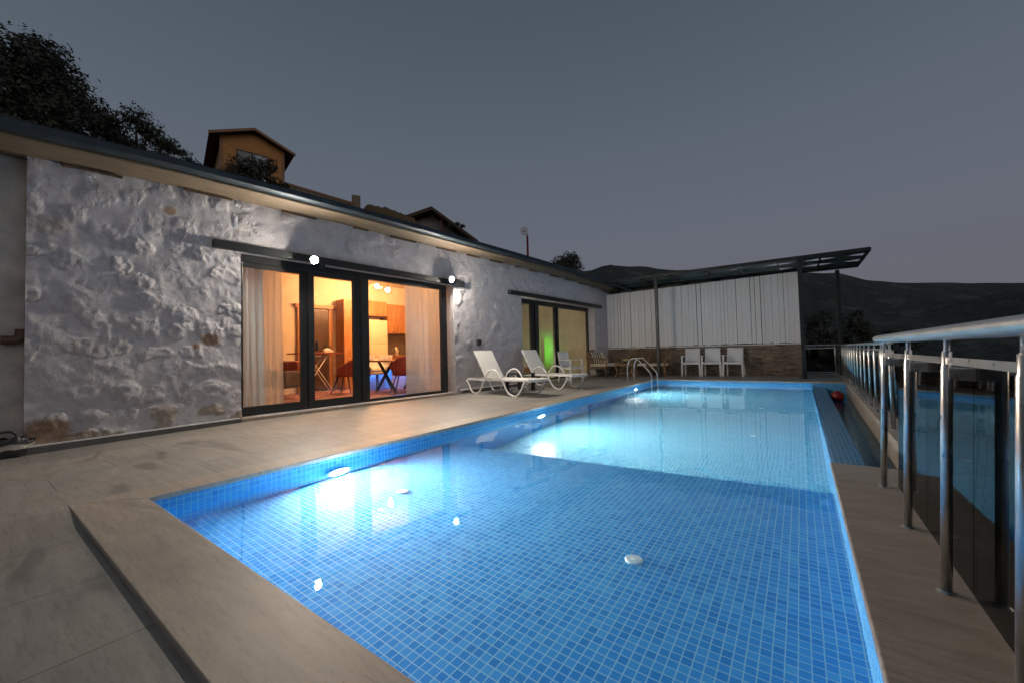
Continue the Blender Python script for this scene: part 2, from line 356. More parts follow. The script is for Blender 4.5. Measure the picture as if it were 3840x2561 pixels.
# ------------------------------------------------------------------ builders
class MB:
    def __init__(s): s.v = []; s.f = []
    def add(s, vs, fs):
        b = len(s.v); s.v += [tuple(x) for x in vs]; s.f += [tuple(b + i for i in f) for f in fs]; return s
    def box(s, a, b):
        x0, y0, z0 = a; x1, y1, z1 = b
        x0, x1 = min(x0, x1), max(x0, x1); y0, y1 = min(y0, y1), max(y0, y1); z0, z1 = min(z0, z1), max(z0, z1)
        vs = [(x0, y0, z0), (x1, y0, z0), (x1, y1, z0), (x0, y1, z0), (x0, y0, z1), (x1, y0, z1), (x1, y1, z1), (x0, y1, z1)]
        return s.add(vs, [(0, 3, 2, 1), (4, 5, 6, 7), (0, 1, 5, 4), (1, 2, 6, 5), (2, 3, 7, 6), (3, 0, 4, 7)])
    def hexa(s, lo, hi):
        """two quads (lower ring, upper ring), each 4 points in the same turn"""
        return s.add(list(lo) + list(hi), [(3, 2, 1, 0), (4, 5, 6, 7), (0, 1, 5, 4), (1, 2, 6, 5), (2, 3, 7, 6), (3, 0, 4, 7)])
    def beam(s, p, q, w, h, up=(0, 0, 1)):
        p, q, up = Vector(p), Vector(q), Vector(up)
        d = (q - p).normalized(); sd = d.cross(up)
        if sd.length < 1e-4: sd = d.cross(Vector((1, 0, 0)))
        sd.normalize(); u = sd.cross(d).normalized()
        r = lambda c: [c - sd * w / 2 - u * h / 2, c + sd * w / 2 - u * h / 2, c + sd * w / 2 + u * h / 2, c - sd * w / 2 + u * h / 2]
        return s.hexa(r(p), r(q))
    def tube(s, pts, r, n=10, caps=True):
        pts = [Vector(p) for p in pts]; rs = r if isinstance(r, (list, tuple)) else [r] * len(pts)
        rings = []; u = None
        for i, p in enumerate(pts):
            a = pts[max(0, i - 1)]; b = pts[min(len(pts) - 1, i + 1)]
            d = (b - a).normalized()
            if u is None:
                u = d.orthogonal().normalized()
            else:
                u = (u - d * u.dot(d))
                u = u.normalized() if u.length > 1e-5 else d.orthogonal().normalized()
            w = d.cross(u)
            rings.append([p + (u * math.cos(2 * PI * k / n) + w * math.sin(2 * PI * k / n)) * rs[i] for k in range(n)])
        vs = [v for rg in rings for v in rg]; fs = []
        for i in range(len(pts) - 1):
            for k in range(n):
                k2 = (k + 1) % n
                fs.append((i * n + k, i * n + k2, (i + 1) * n + k2, (i + 1) * n + k))
        if caps:
            fs.append(tuple(reversed(range(n)))); fs.append(tuple(range((len(pts) - 1) * n, len(pts) * n)))
        return s.add(vs, fs)
    def lathe(s, prof, n=24, c=(0, 0, 0)):
        vs = []; fs = []
        for (r, z) in prof:
            for k in range(n):
                a = 2 * PI * k / n; vs.append((c[0] + r * math.cos(a), c[1] + r * math.sin(a), c[2] + z))
        for i in range(len(prof) - 1):
            for k in range(n):
                k2 = (k + 1) % n; fs.append((i * n + k, i * n + k2, (i + 1) * n + k2, (i + 1) * n + k))
        fs.append(tuple(reversed(range(n)))); fs.append(tuple(range((len(prof) - 1) * n, len(prof) * n)))
        return s.add(vs, fs)
    def sphere(s, c, r, nu=20, nv=12, sz=1.0):
        vs = [(c[0], c[1], c[2] - r * sz)]; fs = []
        for j in range(1, nv):
            ph = -PI / 2 + PI * j / nv
            for k in range(nu):
                a = 2 * PI * k / nu
                vs.append((c[0] + r * math.cos(ph) * math.cos(a), c[1] + r * math.cos(ph) * math.sin(a), c[2] + r * sz * math.sin(ph)))
        vs.append((c[0], c[1], c[2] + r * sz))
        for k in range(nu): fs.append((0, 1 + (k + 1) % nu, 1 + k))
        for j in range(nv - 2):
            for k in range(nu):
                k2 = (k + 1) % nu; a = 1 + j * nu; b = a + nu
                fs.append((a + k, a + k2, b + k2, b + k))
        L = len(vs) - 1; a = 1 + (nv - 2) * nu
        for k in range(nu): fs.append((a + k, a + (k + 1) % nu, L))
        return s.add(vs, fs)
    def prism(s, poly, y0, y1):
        """polygon in the x-z plane, extruded along y"""
        n = len(poly)
        vs = [(x, y0, z) for x, z in poly] + [(x, y1, z) for x, z in poly]
        fs = [tuple(range(n)), tuple(reversed(range(n, 2 * n)))] + [(k, n + k, n + (k + 1) % n, (k + 1) % n) for k in range(n)]
        return s.add(vs, fs)
    def grid(s, fn, nu, nv):
        vs = [fn(i / nu, j / nv) for j in range(nv + 1) for i in range(nu + 1)]
        fs = [(j * (nu + 1) + i, j * (nu + 1) + i + 1, (j + 1) * (nu + 1) + i + 1, (j + 1) * (nu + 1) + i) for j in range(nv) for i in range(nu)]
        return s.add(vs, fs)
    def build(s, name, mat, parent=None, smooth=False, bevel=0.0, loc=None, rotz=0.0, label=None, solid=0.0, fixn=True):
        me = bpy.data.meshes.new(name); me.from_pydata(s.v, [], s.f); me.update()
        if fixn:
            bm = bmesh.new(); bm.from_mesh(me); bmesh.ops.recalc_face_normals(bm, faces=bm.faces); bm.to_mesh(me); bm.free()
        o = bpy.data.objects.new(name, me); COL.objects.link(o)
        me.materials.append(M[mat] if isinstance(mat, str) else mat)
        if smooth:
            for p in me.polygons: p.use_smooth = True
        if solid:
            q = o.modifiers.new('solid', 'SOLIDIFY'); q.thickness = solid; q.offset = 0
        if bevel:
            q = o.modifiers.new('bevel', 'BEVEL'); q.width = bevel; q.segments = 2; q.limit_method = 'ANGLE'; q.angle_limit = 0.7
        if parent is not None: o.parent = parent
        if loc is not None: o.location = loc
        o.rotation_euler[2] = rotz
        if label: o['label'] = label
        return o

def thing(name, label, cat, loc=(0, 0, 0), rotz=0.0, group=None):
    o = bpy.data.objects.new(name, None); COL.objects.link(o); o.empty_display_size = 0.2
    o.location = loc; o.rotation_euler[2] = rotz; o['label'] = label; o['category'] = cat
    if group: o['group'] = group
    return o
def tag(o, label, cat, group=None):
    o['label'] = label; o['category'] = cat
    if group: o['group'] = group
    return o
def struct(o): o['kind'] = 'structure'; return o
def dup(root, loc, rotz, label, group=None):
    r = root.copy(); COL.objects.link(r); r.location = loc; r.rotation_euler[2] = rotz; r['label'] = label
    if group: r['group'] = group
    for ch in list(root.children):
        c = ch.copy(); COL.objects.link(c); c.parent = r
        for g in list(ch.children):
            d = g.copy(); COL.objects.link(d); d.parent = c
    return r
def bez(pts, n=8):
    """Catmull-Rom through the points"""
    P = [Vector(p) for p in pts]; P = [P[0] * 2 - P[1]] + P + [P[-1] * 2 - P[-2]]; out = []
    for i in range(1, len(P) - 2):
        for k in range(n):
            t = k / n; a, b, c, d = P[i - 1], P[i], P[i + 1], P[i + 2]
            out.append(0.5 * ((2 * b) + (c - a) * t + (2 * a - 5 * b + 4 * c - d) * t * t + (3 * b - a - 3 * c + d) * t ** 3))
    out.append(P[-2]); return out

# house frame: x along the wall, y inward, z up
HA = Vector((-6.72, 0.4, 0)); HD = Vector((0.75, 13.9, 0)).normalized(); HN = Vector((HD.y, -HD.x, 0))
HROT = math.atan2(HD.y, HD.x)
def H(s, i, z=0): return HA + HD * s - HN * i + Vector((0, 0, z))

# ------------------------------------------------------------------ world: dusk sky
w = bpy.data.worlds.new('World'); S.world = w; w.use_nodes = True
nt = w.node_tree; nt.nodes.clear()
out = nt.nodes.new('ShaderNodeOutputWorld'); bg = nt.nodes.new('ShaderNodeBackground')
tc = nt.nodes.new('ShaderNodeTexCoord'); sx = nt.nodes.new('ShaderNodeSeparateXYZ')
nt.links.new(tc.outputs['Generated'], sx.inputs[0])
rp = nt.nodes.new('ShaderNodeValToRGB')
pts = [(0.0, (0.134, 0.129, 0.148)), (0.10, (0.134, 0.135, 0.163)), (0.25, (0.128, 0.143, 0.178)), (0.45, (0.101, 0.125, 0.158)), (0.7, (0.064, 0.087, 0.109)), (1.0, (0.046, 0.067, 0.085))]
el = rp.color_ramp.elements
while len(el) < len(pts): el.new(0.5)
for e, (p_, c_) in zip(el, pts): e.position = p_; e.color = c4(c_)
nt.links.new(sx.outputs[2], rp.inputs[0])
sky = nt.nodes.new('ShaderNodeTexSky'); sky.sky_type = 'NISHITA'; sky.sun_disc = False
sky.sun_elevation = math.radians(-4.0); sky.sun_rotation = math.radians(-150)
mx = nt.nodes.new('ShaderNodeMix'); mx.data_type = 'RGBA'; mx.blend_type = 'ADD'; mx.inputs[0].default_value = 0.1
nt.links.new(rp.outputs[0], mx.inputs[6]); nt.links.new(sky.outputs[0], mx.inputs[7])
nt.links.new(mx.outputs[2], bg.inputs[0]); bg.inputs[1].default_value = 1.0
nt.links.new(bg.outputs[0], out.inputs[0])
def sm(x):
    x = max(0.0, min(1.0, x)); return x * x * (3 - 2 * x)
def lerp(a, b, t): return a + (b - a) * t
def table(x, pts):
    if x <= pts[0][0]: return pts[0][1]
    for (a, b), (c, d) in zip(pts, pts[1:]):
        if x <= c: return b + (d - b) * (x - a) / (c - a)
    return pts[-1][1]

# the last soft glow of the western sky
sl = bpy.data.lights.new('sun', 'SUN'); so = bpy.data.objects.new('sun', sl); COL.objects.link(so)
sl.energy = 0.38; sl.angle = math.radians(70); sl.color = (1.0, 0.84, 0.78)
so.rotation_euler = Vector((-0.86, 0.42, -0.30)).to_track_quat('-Z', 'Y').to_euler()

# ------------------------------------------------------------------ terrain (one sheet to the horizon)
ELEV = [(-180, 3), (-120, 5), (-60, 8), (-30, 10.4), (-24.6, 11.0), (-21.3, 11.35), (-17, 10.5), (-8, 9.3), (0.5, 7.8), (6, 6.7), (10, 5.9), (13, 5.5), (16.4, 5.0), (30, 4.4), (60, 5.2), (100, 5.5), (140, 4), (180, 3)]
def ground_z(x, y):
    r = math.hypot(x, y); az = math.degrees(math.atan2(x, y))
    fall = table(y, [(-60, 1), (13, 1), (22, 0.72), (40, 0.4), (90, 0.15)])
    d = -x - 11.0
    left = (0.58 * d if d < 24 else 0.58 * 24 + 0.22 * (d - 24)) if d > 0 else 0.0
    left *= fall
    if d > 0: left += noise.fractal(Vector((x * 0.15, y * 0.15, 3)), 1.0, 2.0, 4) * 0.5 * min(1, d / 4)
    z = -2.0 + left + (1.9 * sm(d / 3) if d > 0 else 0)
    wv = sm((az + 24) / 12) if az < 0 else 1.0
    z -= 38 * wv * sm((r - 32) / 130)
    rid = table(az, ELEV)
    hr = math.tan(math.radians(rid)) * 720
    hr += noise.fractal(Vector((math.cos(math.radians(az)) * 9, math.sin(math.radians(az)) * 9, 1)), 1.0, 2.1, 6) * 5.5
    k = sm((r - 130) / 590)
    z = z * (1 - k) + hr * k
    if 160 < r: z += noise.fractal(Vector((x * 0.006, y * 0.006, 7)), 1.0, 2.1, 5) * 22 * sm((r - 160) / 200) * (1 - sm((r - 560) / 160))
    if r > 720: z -= (r - 720) * 0.05
    return z
rings = [0] + [6 * (1.082 ** i) for i in range(74)]
naz = 300
tm = MB(); vs_, fs_ = [], []
for i, r in enumerate(rings):
    for k in range(naz):
        a = 2 * PI * k / naz; x, y = r * math.sin(a), r * math.cos(a)
        vs_.append((x, y, ground_z(x, y)))
for i in range(len(rings) - 1):
    for k in range(naz):
        k2 = (k + 1) % naz; fs_.append((i * naz + k, (i + 1) * naz + k, (i + 1) * naz + k2, i * naz + k2))
tm.add(vs_, fs_)
struct(tm.build('terrain', 'hill', smooth=True))

# ------------------------------------------------------------------ pool and deck
ZW = -0.098
def xl(y): return -3.457 - 0.0139 * (y - 0.7)            # left pool edge
YN, YF, XR, YP = 0.71, 12.40, 0.155, 3.80                  # near, far, right edge, end of the right platform
def xe(y): return 0.70 + 0.0229 * (y - 6.6)              # deck edge beyond the overflow channel
ZS, ZD = -0.46, -1.45
LL, LR = (xl(3.45), 3.45), (XR + 0.01, 3.76)
b = MB()
b.add([(xl(YN), YN, 0), (xl(YN), YN, ZS), (XR, YN, ZS), (XR, YN, 0)], [(0, 1, 2, 3)])                               # near wall
b.add([(xl(YN), YN, -0.03), (xl(YF), YF, -0.03), (xl(YF), YF, ZD), (LL[0], LL[1], ZD), (LL[0], LL[1], ZS), (xl(YN), YN, ZS)], [tuple(range(6))])
b.add([(xl(YF), YF, -0.03), (xe(YF), YF, -0.03), (xe(YF), YF, -0.5), (XR + .01, YF, -0.5), (XR + .01, YF, ZD), (xl(YF), YF, ZD)], [tuple(range(6))])
b.add([(XR, YN, -0.03), (XR, YP, -0.03), (XR, YP, ZS), (XR, YN, ZS)], [(0, 1, 2, 3)])
b.add([(xl(YN), YN, ZS), (XR, YN, ZS), (LR[0] - .01, LR[1], ZS), LL + (ZS,)], [(0, 1, 2, 3)])                        # shallow floor
b.add([LL + (ZS,), (LR[0], LR[1], ZS), (LR[0], LR[1], ZD), LL + (ZD,)], [(0, 1, 2, 3)])
# weir on the right: lip, sloping spill face, outer drop
b.add([(XR + .01, YP, ZW - .006), (XR + .01, YF, ZW - .006), (XR + .01, YF, ZD), (XR + .01, YP - .05, ZD), (XR + .01, YP - .05, ZS)], [tuple(range(5))])
b.add([(XR + .01, YP, ZW - .006), (XR + .045, YP, ZW - .006), (XR + .045, YF, ZW - .006), (XR + .01, YF, ZW - .006)], [(0, 1, 2, 3)])
b.add([(XR + .045, YP, ZW - .006), (0.405, YP, ZW - .055), (0.45, YF, ZW - .055), (XR + .045, YF, ZW - .006)], [(0, 1, 2, 3)])
b.add([(0.405, YP, ZW - .055), (0.405, YP, -0.5), (0.45, YF, -0.5), (0.45, YF, ZW - .055)], [(0, 1, 2, 3)])
b.add([(0.405, YP, -0.5), (xe(YP), YP, -0.5), (xe(YF), YF, -0.5), (0.45, YF, -0.5)], [(0, 1, 2, 3)])
struct(b.build('pool_basin', 'tile', fixn=False))
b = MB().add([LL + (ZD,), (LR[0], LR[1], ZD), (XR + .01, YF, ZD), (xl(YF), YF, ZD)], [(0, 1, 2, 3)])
struct(b.build('pool_deep_floor', 'tile_scatter', fixn=False))
b = MB().add([(xl(YN) - .002, YN - .002, ZW), (XR + .002, YN - .002, ZW), (XR + .002, YP, ZW), (XR + .03, YP, ZW), (XR + .03, YF + .002, ZW), (xl(YF) - .002, YF + .002, ZW)], [tuple(range(6))])
struct(b.build('pool_water', 'water', fixn=False))
b = MB().add([(0.405, YP, -0.26), (xe(YP) + .003, YP, -0.26), (xe(YF) + .003, YF, -0.26), (0.452, YF, -0.26)], [(0, 1, 2, 3)])
struct(b.build('channel_water', 'gutter_water', fixn=False))

def deckz(x, y):
    return -0.065 * max(0, min(1, (-x - 4.4) / 2.2)) * max(0, min(1, (2.6 - y) / 2.2))
d = MB()
def left_deck(u, v):
    y = lerp(0.405, YF + 0.26, v); x0 = H(y - 0.4, 0.12).x; x1 = xl(y) - 0.25
    x = lerp(x0, x1, u); return (x, y, deckz(x, y))
d.grid(left_deck, 10, 30)
d.add([(H(12.2, .2).x, YF + .26, 0), (xe(YF), YF + .26, 0), (xe(16.2), 16.2, 0), (-6.2, 16.2, 0)], [(0, 1, 2, 3)])
struct(d.build('pool_deck', 'deck', fixn=False))
# the lower strip of deck in front of the raised coping
d = MB()
xq = xl(.405) - .25; xp = H(.005, .12).x
def low_left(u, v):
    x = lerp(xp, xq, u); return (x, lerp(-2.2, .405, v), deckz(x, .405))
d.grid(low_left, 10, 8)
d.add([(-9, -2.2, -.065), (xp, -2.2, -.065), (xp, .405, -.065), (-9, .405, -.065)], [(0, 1, 2, 3)])
d.grid(lambda u, v: (lerp(xq, 2.2, u), lerp(-2.2, .405, v), -.02 * sm((lerp(xq, 2.2, u) - xq) / .5) + deckz(lerp(xq, 2.2, u), .405)), 60, 8)
struct(d.build('lower_deck', 'deck', fixn=False))
# coping: left strip, far strip, raised near slab, right platform
c = MB()
c.hexa([(-3.737, .404, -.032), (xl(.7) + .004, .722, -.032), (xl(YF) + .012, YF + .012, -.032), (xl(YF) - .25, YF + .012, -.032)],
       [(-3.737, .404, .003), (xl(.7) + .004, .722, .003), (xl(YF) + .012, YF + .012, .003), (xl(YF) - .25, YF + .012, .003)])
c.build('coping_edge', 'coping', bevel=.006)['kind'] = 'structure'
c = MB().box((xl(YF) - .25, YF - .012, -.032), (xe(YF) - .002, YF + .26, .003))
o = c.build('far_coping', 'coping', bevel=.006); o['kind'] = 'structure'
c = MB().hexa([(-3.735, .402, -.07), (XR + .0, .402, -.07), (XR + .0, YN + .012, -.033), (xl(YN) + .005, YN + .012, -.033)],
              [(-3.735, .402, .004), (XR + .0, .402, .004), (XR + .0, YN + .012, .004), (xl(YN) + .005, YN + .012, .004)])
o = c.build('raised_coping', 'coping', bevel=.004); o['kind'] = 'structure'
c = MB().box((XR - .012, -1.6, -.034), (0.66, YP + .02, .006))
o = c.build('platform_coping', 'coping', bevel=.006); o['kind'] = 'structure'
c = MB().box((XR + .02, -1.6, -2.2), (0.64, YP - .002, -.035))
o = c.build('platform_base', 'plaster'); o['kind'] = 'structure'
c = MB()
c.hexa([(xe(YP), YP + .021, -2.2), (xe(YP) + .19, YP + .021, -2.2), (xe(16.2) + .19, 16.2, -2.2), (xe(16.2), 16.2, -2.2)],
       [(xe(YP), YP + .021, .0), (xe(YP) + .19, YP + .021, .0), (xe(16.2) + .19, 16.2, .0), (xe(16.2), 16.2, .0)])
o = c.build('channel_kerb', 'coping', bevel=.005); o['kind'] = 'structure'

def pool_light(y, z, label, first=None):
    x = xl(y) + .018
    if first is not None: return dup(first, (x, y, z), 0, label, 'underwater lamps along the left pool wall')
    t = thing('pool_light', label, 'pool light', (x, y, z), 0, 'underwater lamps along the left pool wall')
    rim = MB().lathe([(0.0, 0.0), (.125, 0.0), (.125, .012), (.112, .022), (.092, .022), (.092, .010), (0, .010)], 32)
    lens = MB().lathe([(0.0, .011), (.090, .011), (.088, .015), (.055, .019), (0.001, .021)], 32)
    for mb in (rim, lens): mb.v = [(zz * .993 - xx * .12, yy, -xx * .993 - zz * .12) for (xx, yy, zz) in mb.v]
    rim.build('rim', 'white_fit', t, smooth=False); lens.build('lens', 'pool_lamp', t, smooth=True)
    return t
pl = pool_light(2.03, -.315, 'nearest round pool lamp, glaring white in the shallow end')
pool_light(5.6, -.44, 'middle pool lamp, glowing under the left edge of the deep end', pl)
pool_light(10.4, -.46, 'farthest pool lamp, glowing beside the steel ladder', pl)

def drain(loc, label, first=None):
    if first is not None: return dup(first, loc, random.random(), label, 'round white inlets in the pool floor')
    t = thing('floor_inlet', label, 'pool inlet', loc, 0, 'round white inlets in the pool floor')
    MB().lathe([(0.0, 0), (.047, 0), (.047, .007), (.043, .012), (.034, .0125), (.033, .009), (.021, .009), (.020, .0135), (0.001, .0145)], 32).build('cover', 'white_fit', t, smooth=False)
    MB().lathe([(0.0, .0146), (.005, .0146), (.004, .0162), (0.0005, .0165)], 12).build('screw', 'steel', t)
    return t
dr = drain((-.78, 2.155, ZS), 'white round inlet on the shallow floor, nearest the camera')
drain((-2.66, 2.11, ZS), 'white round inlet in the bright patch below the nearest pool lamp', dr)
drain((-.60, 6.62, ZD), 'white inlet on the deep floor, the nearest of three in a row', dr)
drain((-.67, 9.08, ZD), 'white inlet on the deep floor, middle of three in a row', dr)
drain((-.645, 11.55, ZD), 'white inlet on the deep floor, close to the far pool wall', dr)

# ball in the overflow channel
t = thing('ball', 'red rubber ball afloat at the far end of the overflow channel', 'ball', (.575, 10.75, -.18))
MB().sphere((0, 0, 0), .115, 28, 18).build('ball_skin', 'red_rubber', t, smooth=True)
MB().lathe([(0.0, 0), (.012, 0), (.009, .004), (0.001, .004)], 12, (0, 0, .1145)).build('valve', 'dark_plastic', t)

# ladder
t = thing('pool_ladder', 'bent steel pool ladder at the far left corner of the pool', 'pool ladder', (-3.6, 11.7, 0))
for k, yy in enumerate((-.27, .30)):
    p = bez([(-.53, yy, 0), (-.53, yy, .40), (-.46, yy, .60), (-.33, yy, .655), (-.22, yy, .615), (.10, yy, .27), (.145, yy, .16), (.15, yy, .02), (.15, yy, -1.0)], 6)
    rr = MB().tube(p, .0185, 12).build('rail', 'steel', t, smooth=True)
    MB().lathe([(.0, 0), (.045, 0), (.04, .012), (.022, .014)], 20, (-.53, yy, 0)).build('flange', 'steel', rr)
for z in (-.25, -.52, -.80):
    MB().box((.12, -.27, z - .015), (.19, .30, z + .015)).build('step', 'steel', t, bevel=.004)

# ------------------------------------------------------------------ stone house
house = thing('stone_house', 'long low whitewashed rubble stone house with black sliding doors beside the pool', 'house', HA, HROT)
def lin(a, b, st):
    n = max(1, int(round((b - a) / st))); return [a + (b - a) * i / n for i in range(n)]
SL = lin(0, 2.0, .0165) + lin(2.0, 6.2, .032) + lin(6.2, 8.74, .032) + lin(8.74, 13.07, .04) + lin(13.07, 14.5, .036) + [14.5]
ZL = lin(-.10, .05, .03) + lin(.05, 2.46, .0185) + lin(2.46, 3.34, .03) + [3.34]
rs = random.Random(3)
stones = []
cell = {}
for j in range(-1, 14):
    for i in range(-1, 44):
        sx_ = (i + (0.5 if j % 2 else 0)) * .35 + rs.uniform(-.10, .10); sz_ = j * .265 + rs.uniform(-.07, .07)
        st = dict(s=sx_, z=sz_, a=rs.uniform(.12, .205), b=rs.uniform(.08, .14), r=rs.uniform(-.5, .5), h=rs.choice([0.0, .012, .018, .026, .034, .042, .05]) * rs.uniform(.7, 1.15),
                  k=rs.uniform(0, 99), bare=(rs.uniform(.3, .62) if rs.random() < .08 else 0.0),
                  pl=[(rs.uniform(.45, 1.0), rs.uniform(-.9, .9), rs.uniform(-.8, .8)) for _ in range(5)])
        if sz_ < .22 and sx_ < 2.3: st['bare'] = rs.uniform(.55, .95); st['h'] = max(st['h'], .022)
        stones.append(st); cell.setdefault((int(sx_ // .4), int(sz_ // .4)), []).append(st)
def relief(s, z):
    amp = 1.0
    if s > 2.1: amp = 0.55 if z > 2.5 else 1.0
    if s > 6.9: amp = 0.33
    elif s > 6.2: amp = lerp(.75, .33, (s - 6.2) / .7)
    if z > 2.55 and s <= 2.1: amp = 0.6
    q3 = Vector((s, z, 0))
    o = noise.noise(q3 * 1.4) * .016 + noise.fractal(q3 * 4.2, 0.9, 2.1, 4) * .0105
    bare = 0.0; best = 0.0; mk = 0.0
    ci, cj = int(s // .4), int(z // .4)
    wob = noise.noise_vector(q3 * 5.0) * .06 + noise.noise_vector(q3 * 13.0) * .026 + noise.noise_vector(q3 * 34.0) * .010
    fade = max(.12, min(1.0, .72 + 1.5 * noise.noise(q3 * 1.9 + Vector((7, 3, 1)))))
    for a in (-1, 0, 1):
        for b_ in (-1, 0, 1):
            for st in cell.get((ci + a, cj + b_), ()):
                du, dv = s - st['s'] + wob.x, z - st['z'] + wob.y
                cs, sn_ = math.cos(st['r']), math.sin(st['r'])
                u, v = (du * cs + dv * sn_) / st['a'], (-du * sn_ + dv * cs) / st['b']
                q = (abs(u) ** 2.6 + abs(v) ** 2.6) ** (1 / 2.6)
                if q < 1.0:
                    prof = 1 - q ** 3.4
                    fac = min(c_ + au * u + av * v for c_, au, av in st['pl'])
                    fn_ = noise.fractal(Vector((s * 14 + st['k'], z * 14, st['k'])), 0.7, 2.2, 4)
                    hh = st['h'] * fade * min(prof * 1.1, max(0.0, .35 + .75 * fac + .6 * fn_))
                    if hh > best: best = hh
                    mk = max(mk, min(1.0, hh / .012))
                    if prof > .15: bare = max(bare, st['bare'] * min(1, prof * 1.6))
    o += best * .95
    o += noise.fractal(q3 * 13, 1.0, 2.0, 3) * .0035
    # broken, half plastered rubble between the big stones
    zone = max(0.0, min(1.0, .42 + 1.7 * noise.noise(q3 * 2.7 + Vector((2, 9, 4)))))
    wq = q3 + noise.noise_vector(q3 * 5) * .08
    rg = sum((1 - abs(noise.noise(wq * f_ + Vector((k_, 0, k_)))) * 2.2) * a_ for f_, a_, k_ in ((6.5, .013, 1), (14, .0085, 4), (31, .0045, 8)))
    o += zone * rg * .75
    mk = max(mk, zone * .7)
    rust = 0.0
    for (a, b_, r_) in ((1.63, 1.17, .12), (1.47, 1.08, .05), (1.2, 2.86, .08), (.16, .16, .2)):
        dd = math.hypot(s - a, (z - b_) * 1.3) / r_
        if dd < 1.4: rust = max(rust, 1.25 - dd * .75)
    return o * amp, min(1, bare * (1 if s < 2.2 else .55)), max(0, min(1, rust)), mk * (1 if s < 6.2 else .45)
holes = [(2.0, 6.2, .05, 2.46), (8.74, 13.07, .05, 2.46)]
vs_, fs_, cols = [], [], []
nS, nZ = len(SL), len(ZL)
R = {}
for j, z in enumerate(ZL):
    for i, s in enumerate(SL):
        inside = any(a + 1e-4 < s < b_ - 1e-4 and c + 1e-4 < z < d_ - 1e-4 for a, b_, c, d_ in holes)
        if inside: o_, ba, ru, mk = 0, 0, 0, 0
        else: o_, ba, ru, mk = relief(s, z)
        vs_.append((s, -o_, z)); cols.append((ba, ru, mk, 1))
for j in range(nZ - 1):
    for i in range(nS - 1):
        sm_, zm_ = (SL[i] + SL[i + 1]) / 2, (ZL[j] + ZL[j + 1]) / 2
        if any(a < sm_ < b_ and c < zm_ < d_ for a, b_, c, d_ in holes): continue
        fs_.append((j * nS + i, j * nS + i + 1, (j + 1) * nS + i + 1, (j + 1) * nS + i))
# reveals of the openings and the two ends of the wall
def near_i(s): return min(range(nS), key=lambda i: abs(SL[i] - s))
def near_j(z): return min(range(nZ), key=lambda j: abs(ZL[j] - z))
def back(idx, dep):
    """a copy of the face point and its partner deeper in the wall"""
    x, y, z = vs_[idx]; vs_.append((x, y, z)); vs_.append((x, dep, z)); cols.append(cols[idx]); cols.append(cols[idx]); return len(vs_) - 1
for (a, b_, c, d_) in holes:
    j0, j1 = near_j(c), near_j(d_)
    for s in (a, b_):
        i = near_i(s); prev = None
        for j in range(j0, j1 + 1):
            k = back(j * nS + i, .36)
            if prev is not None:
                q = (prev[0], prev[1], k, k - 1); fs_.append(q if s == b_ else tuple(reversed(q)))
            prev = (k - 1, k)
    for j in (j0, j1):
        i0, i1 = near_i(a), near_i(b_); prev = None
        for i in range(i0, i1 + 1):
            k = back(j * nS + i, .36)
            if prev is not None: fs_.append((prev[0], prev[1], k, k - 1))
            prev = (k - 1, k)
for i in (0, nS - 1):
    prev = None
    for j in range(nZ):
        k = back(j * nS + i, .36)
        if prev is not None: fs_.append((prev[0], prev[1], k, k - 1))
        prev = (k - 1, k)
wm = MB().add(vs_, fs_)
wo = wm.build('stone_wall', 'stone', house, smooth=True, fixn=False)
ca = wo.data.color_attributes.new('bare', 'FLOAT_COLOR', 'POINT')
ca.data.foreach_set('color', [x for c_ in cols for x in c_])

# plastered return at the left end, set back from the stone face
MB().box((-1.6, .13, -.1), (-.002, .5, 3.3)).build('plaster_wall', 'plaster', house)
# skirting and door sills
for s0, s1, z0, z1, zt in ((.0, 1.97, -.09, -.04, .012), (6.33, 8.7, -.02, -.0, .075), (13.09, 14.3, -.01, -.0, .075)):
    ze = max(zt, .045)
    sk_ = MB().hexa([(s0, -.075, z0), (s1, -.075, z1), (s1, .02, z1), (s0, .02, z0)], [(s0, -.075, zt), (s1, -.075, ze), (s1, .02, ze), (s0, .02, zt)]).build('skirting', 'skirt', house, bevel=.004)
    MB().hexa([(s0, -.08, zt + .001), (s1, -.08, ze + .001), (s1, .02, ze + .001), (s0, .02, zt + .001)], [(s0, -.08, zt + .012), (s1, -.08, ze + .012), (s1, .02, ze + .012), (s0, .02, zt + .012)]).build('trim', 'white_plastic', sk_)
for s0, s1, nm in ((1.98, 6.32, 'door_sill'), (8.72, 13.08, 'door_sill')):
    MB().box((s0, -.085, -.06), (s1, .30, .046)).build(nm, 'coping', house, bevel=.006)
for s0, s1 in ((1.655, 6.50), (8.16, 13.56)):
    MB().box((s0, -.075, 2.462), (s1, .30, 2.575)).build('lintel', 'black_metal', house, bevel=.006)

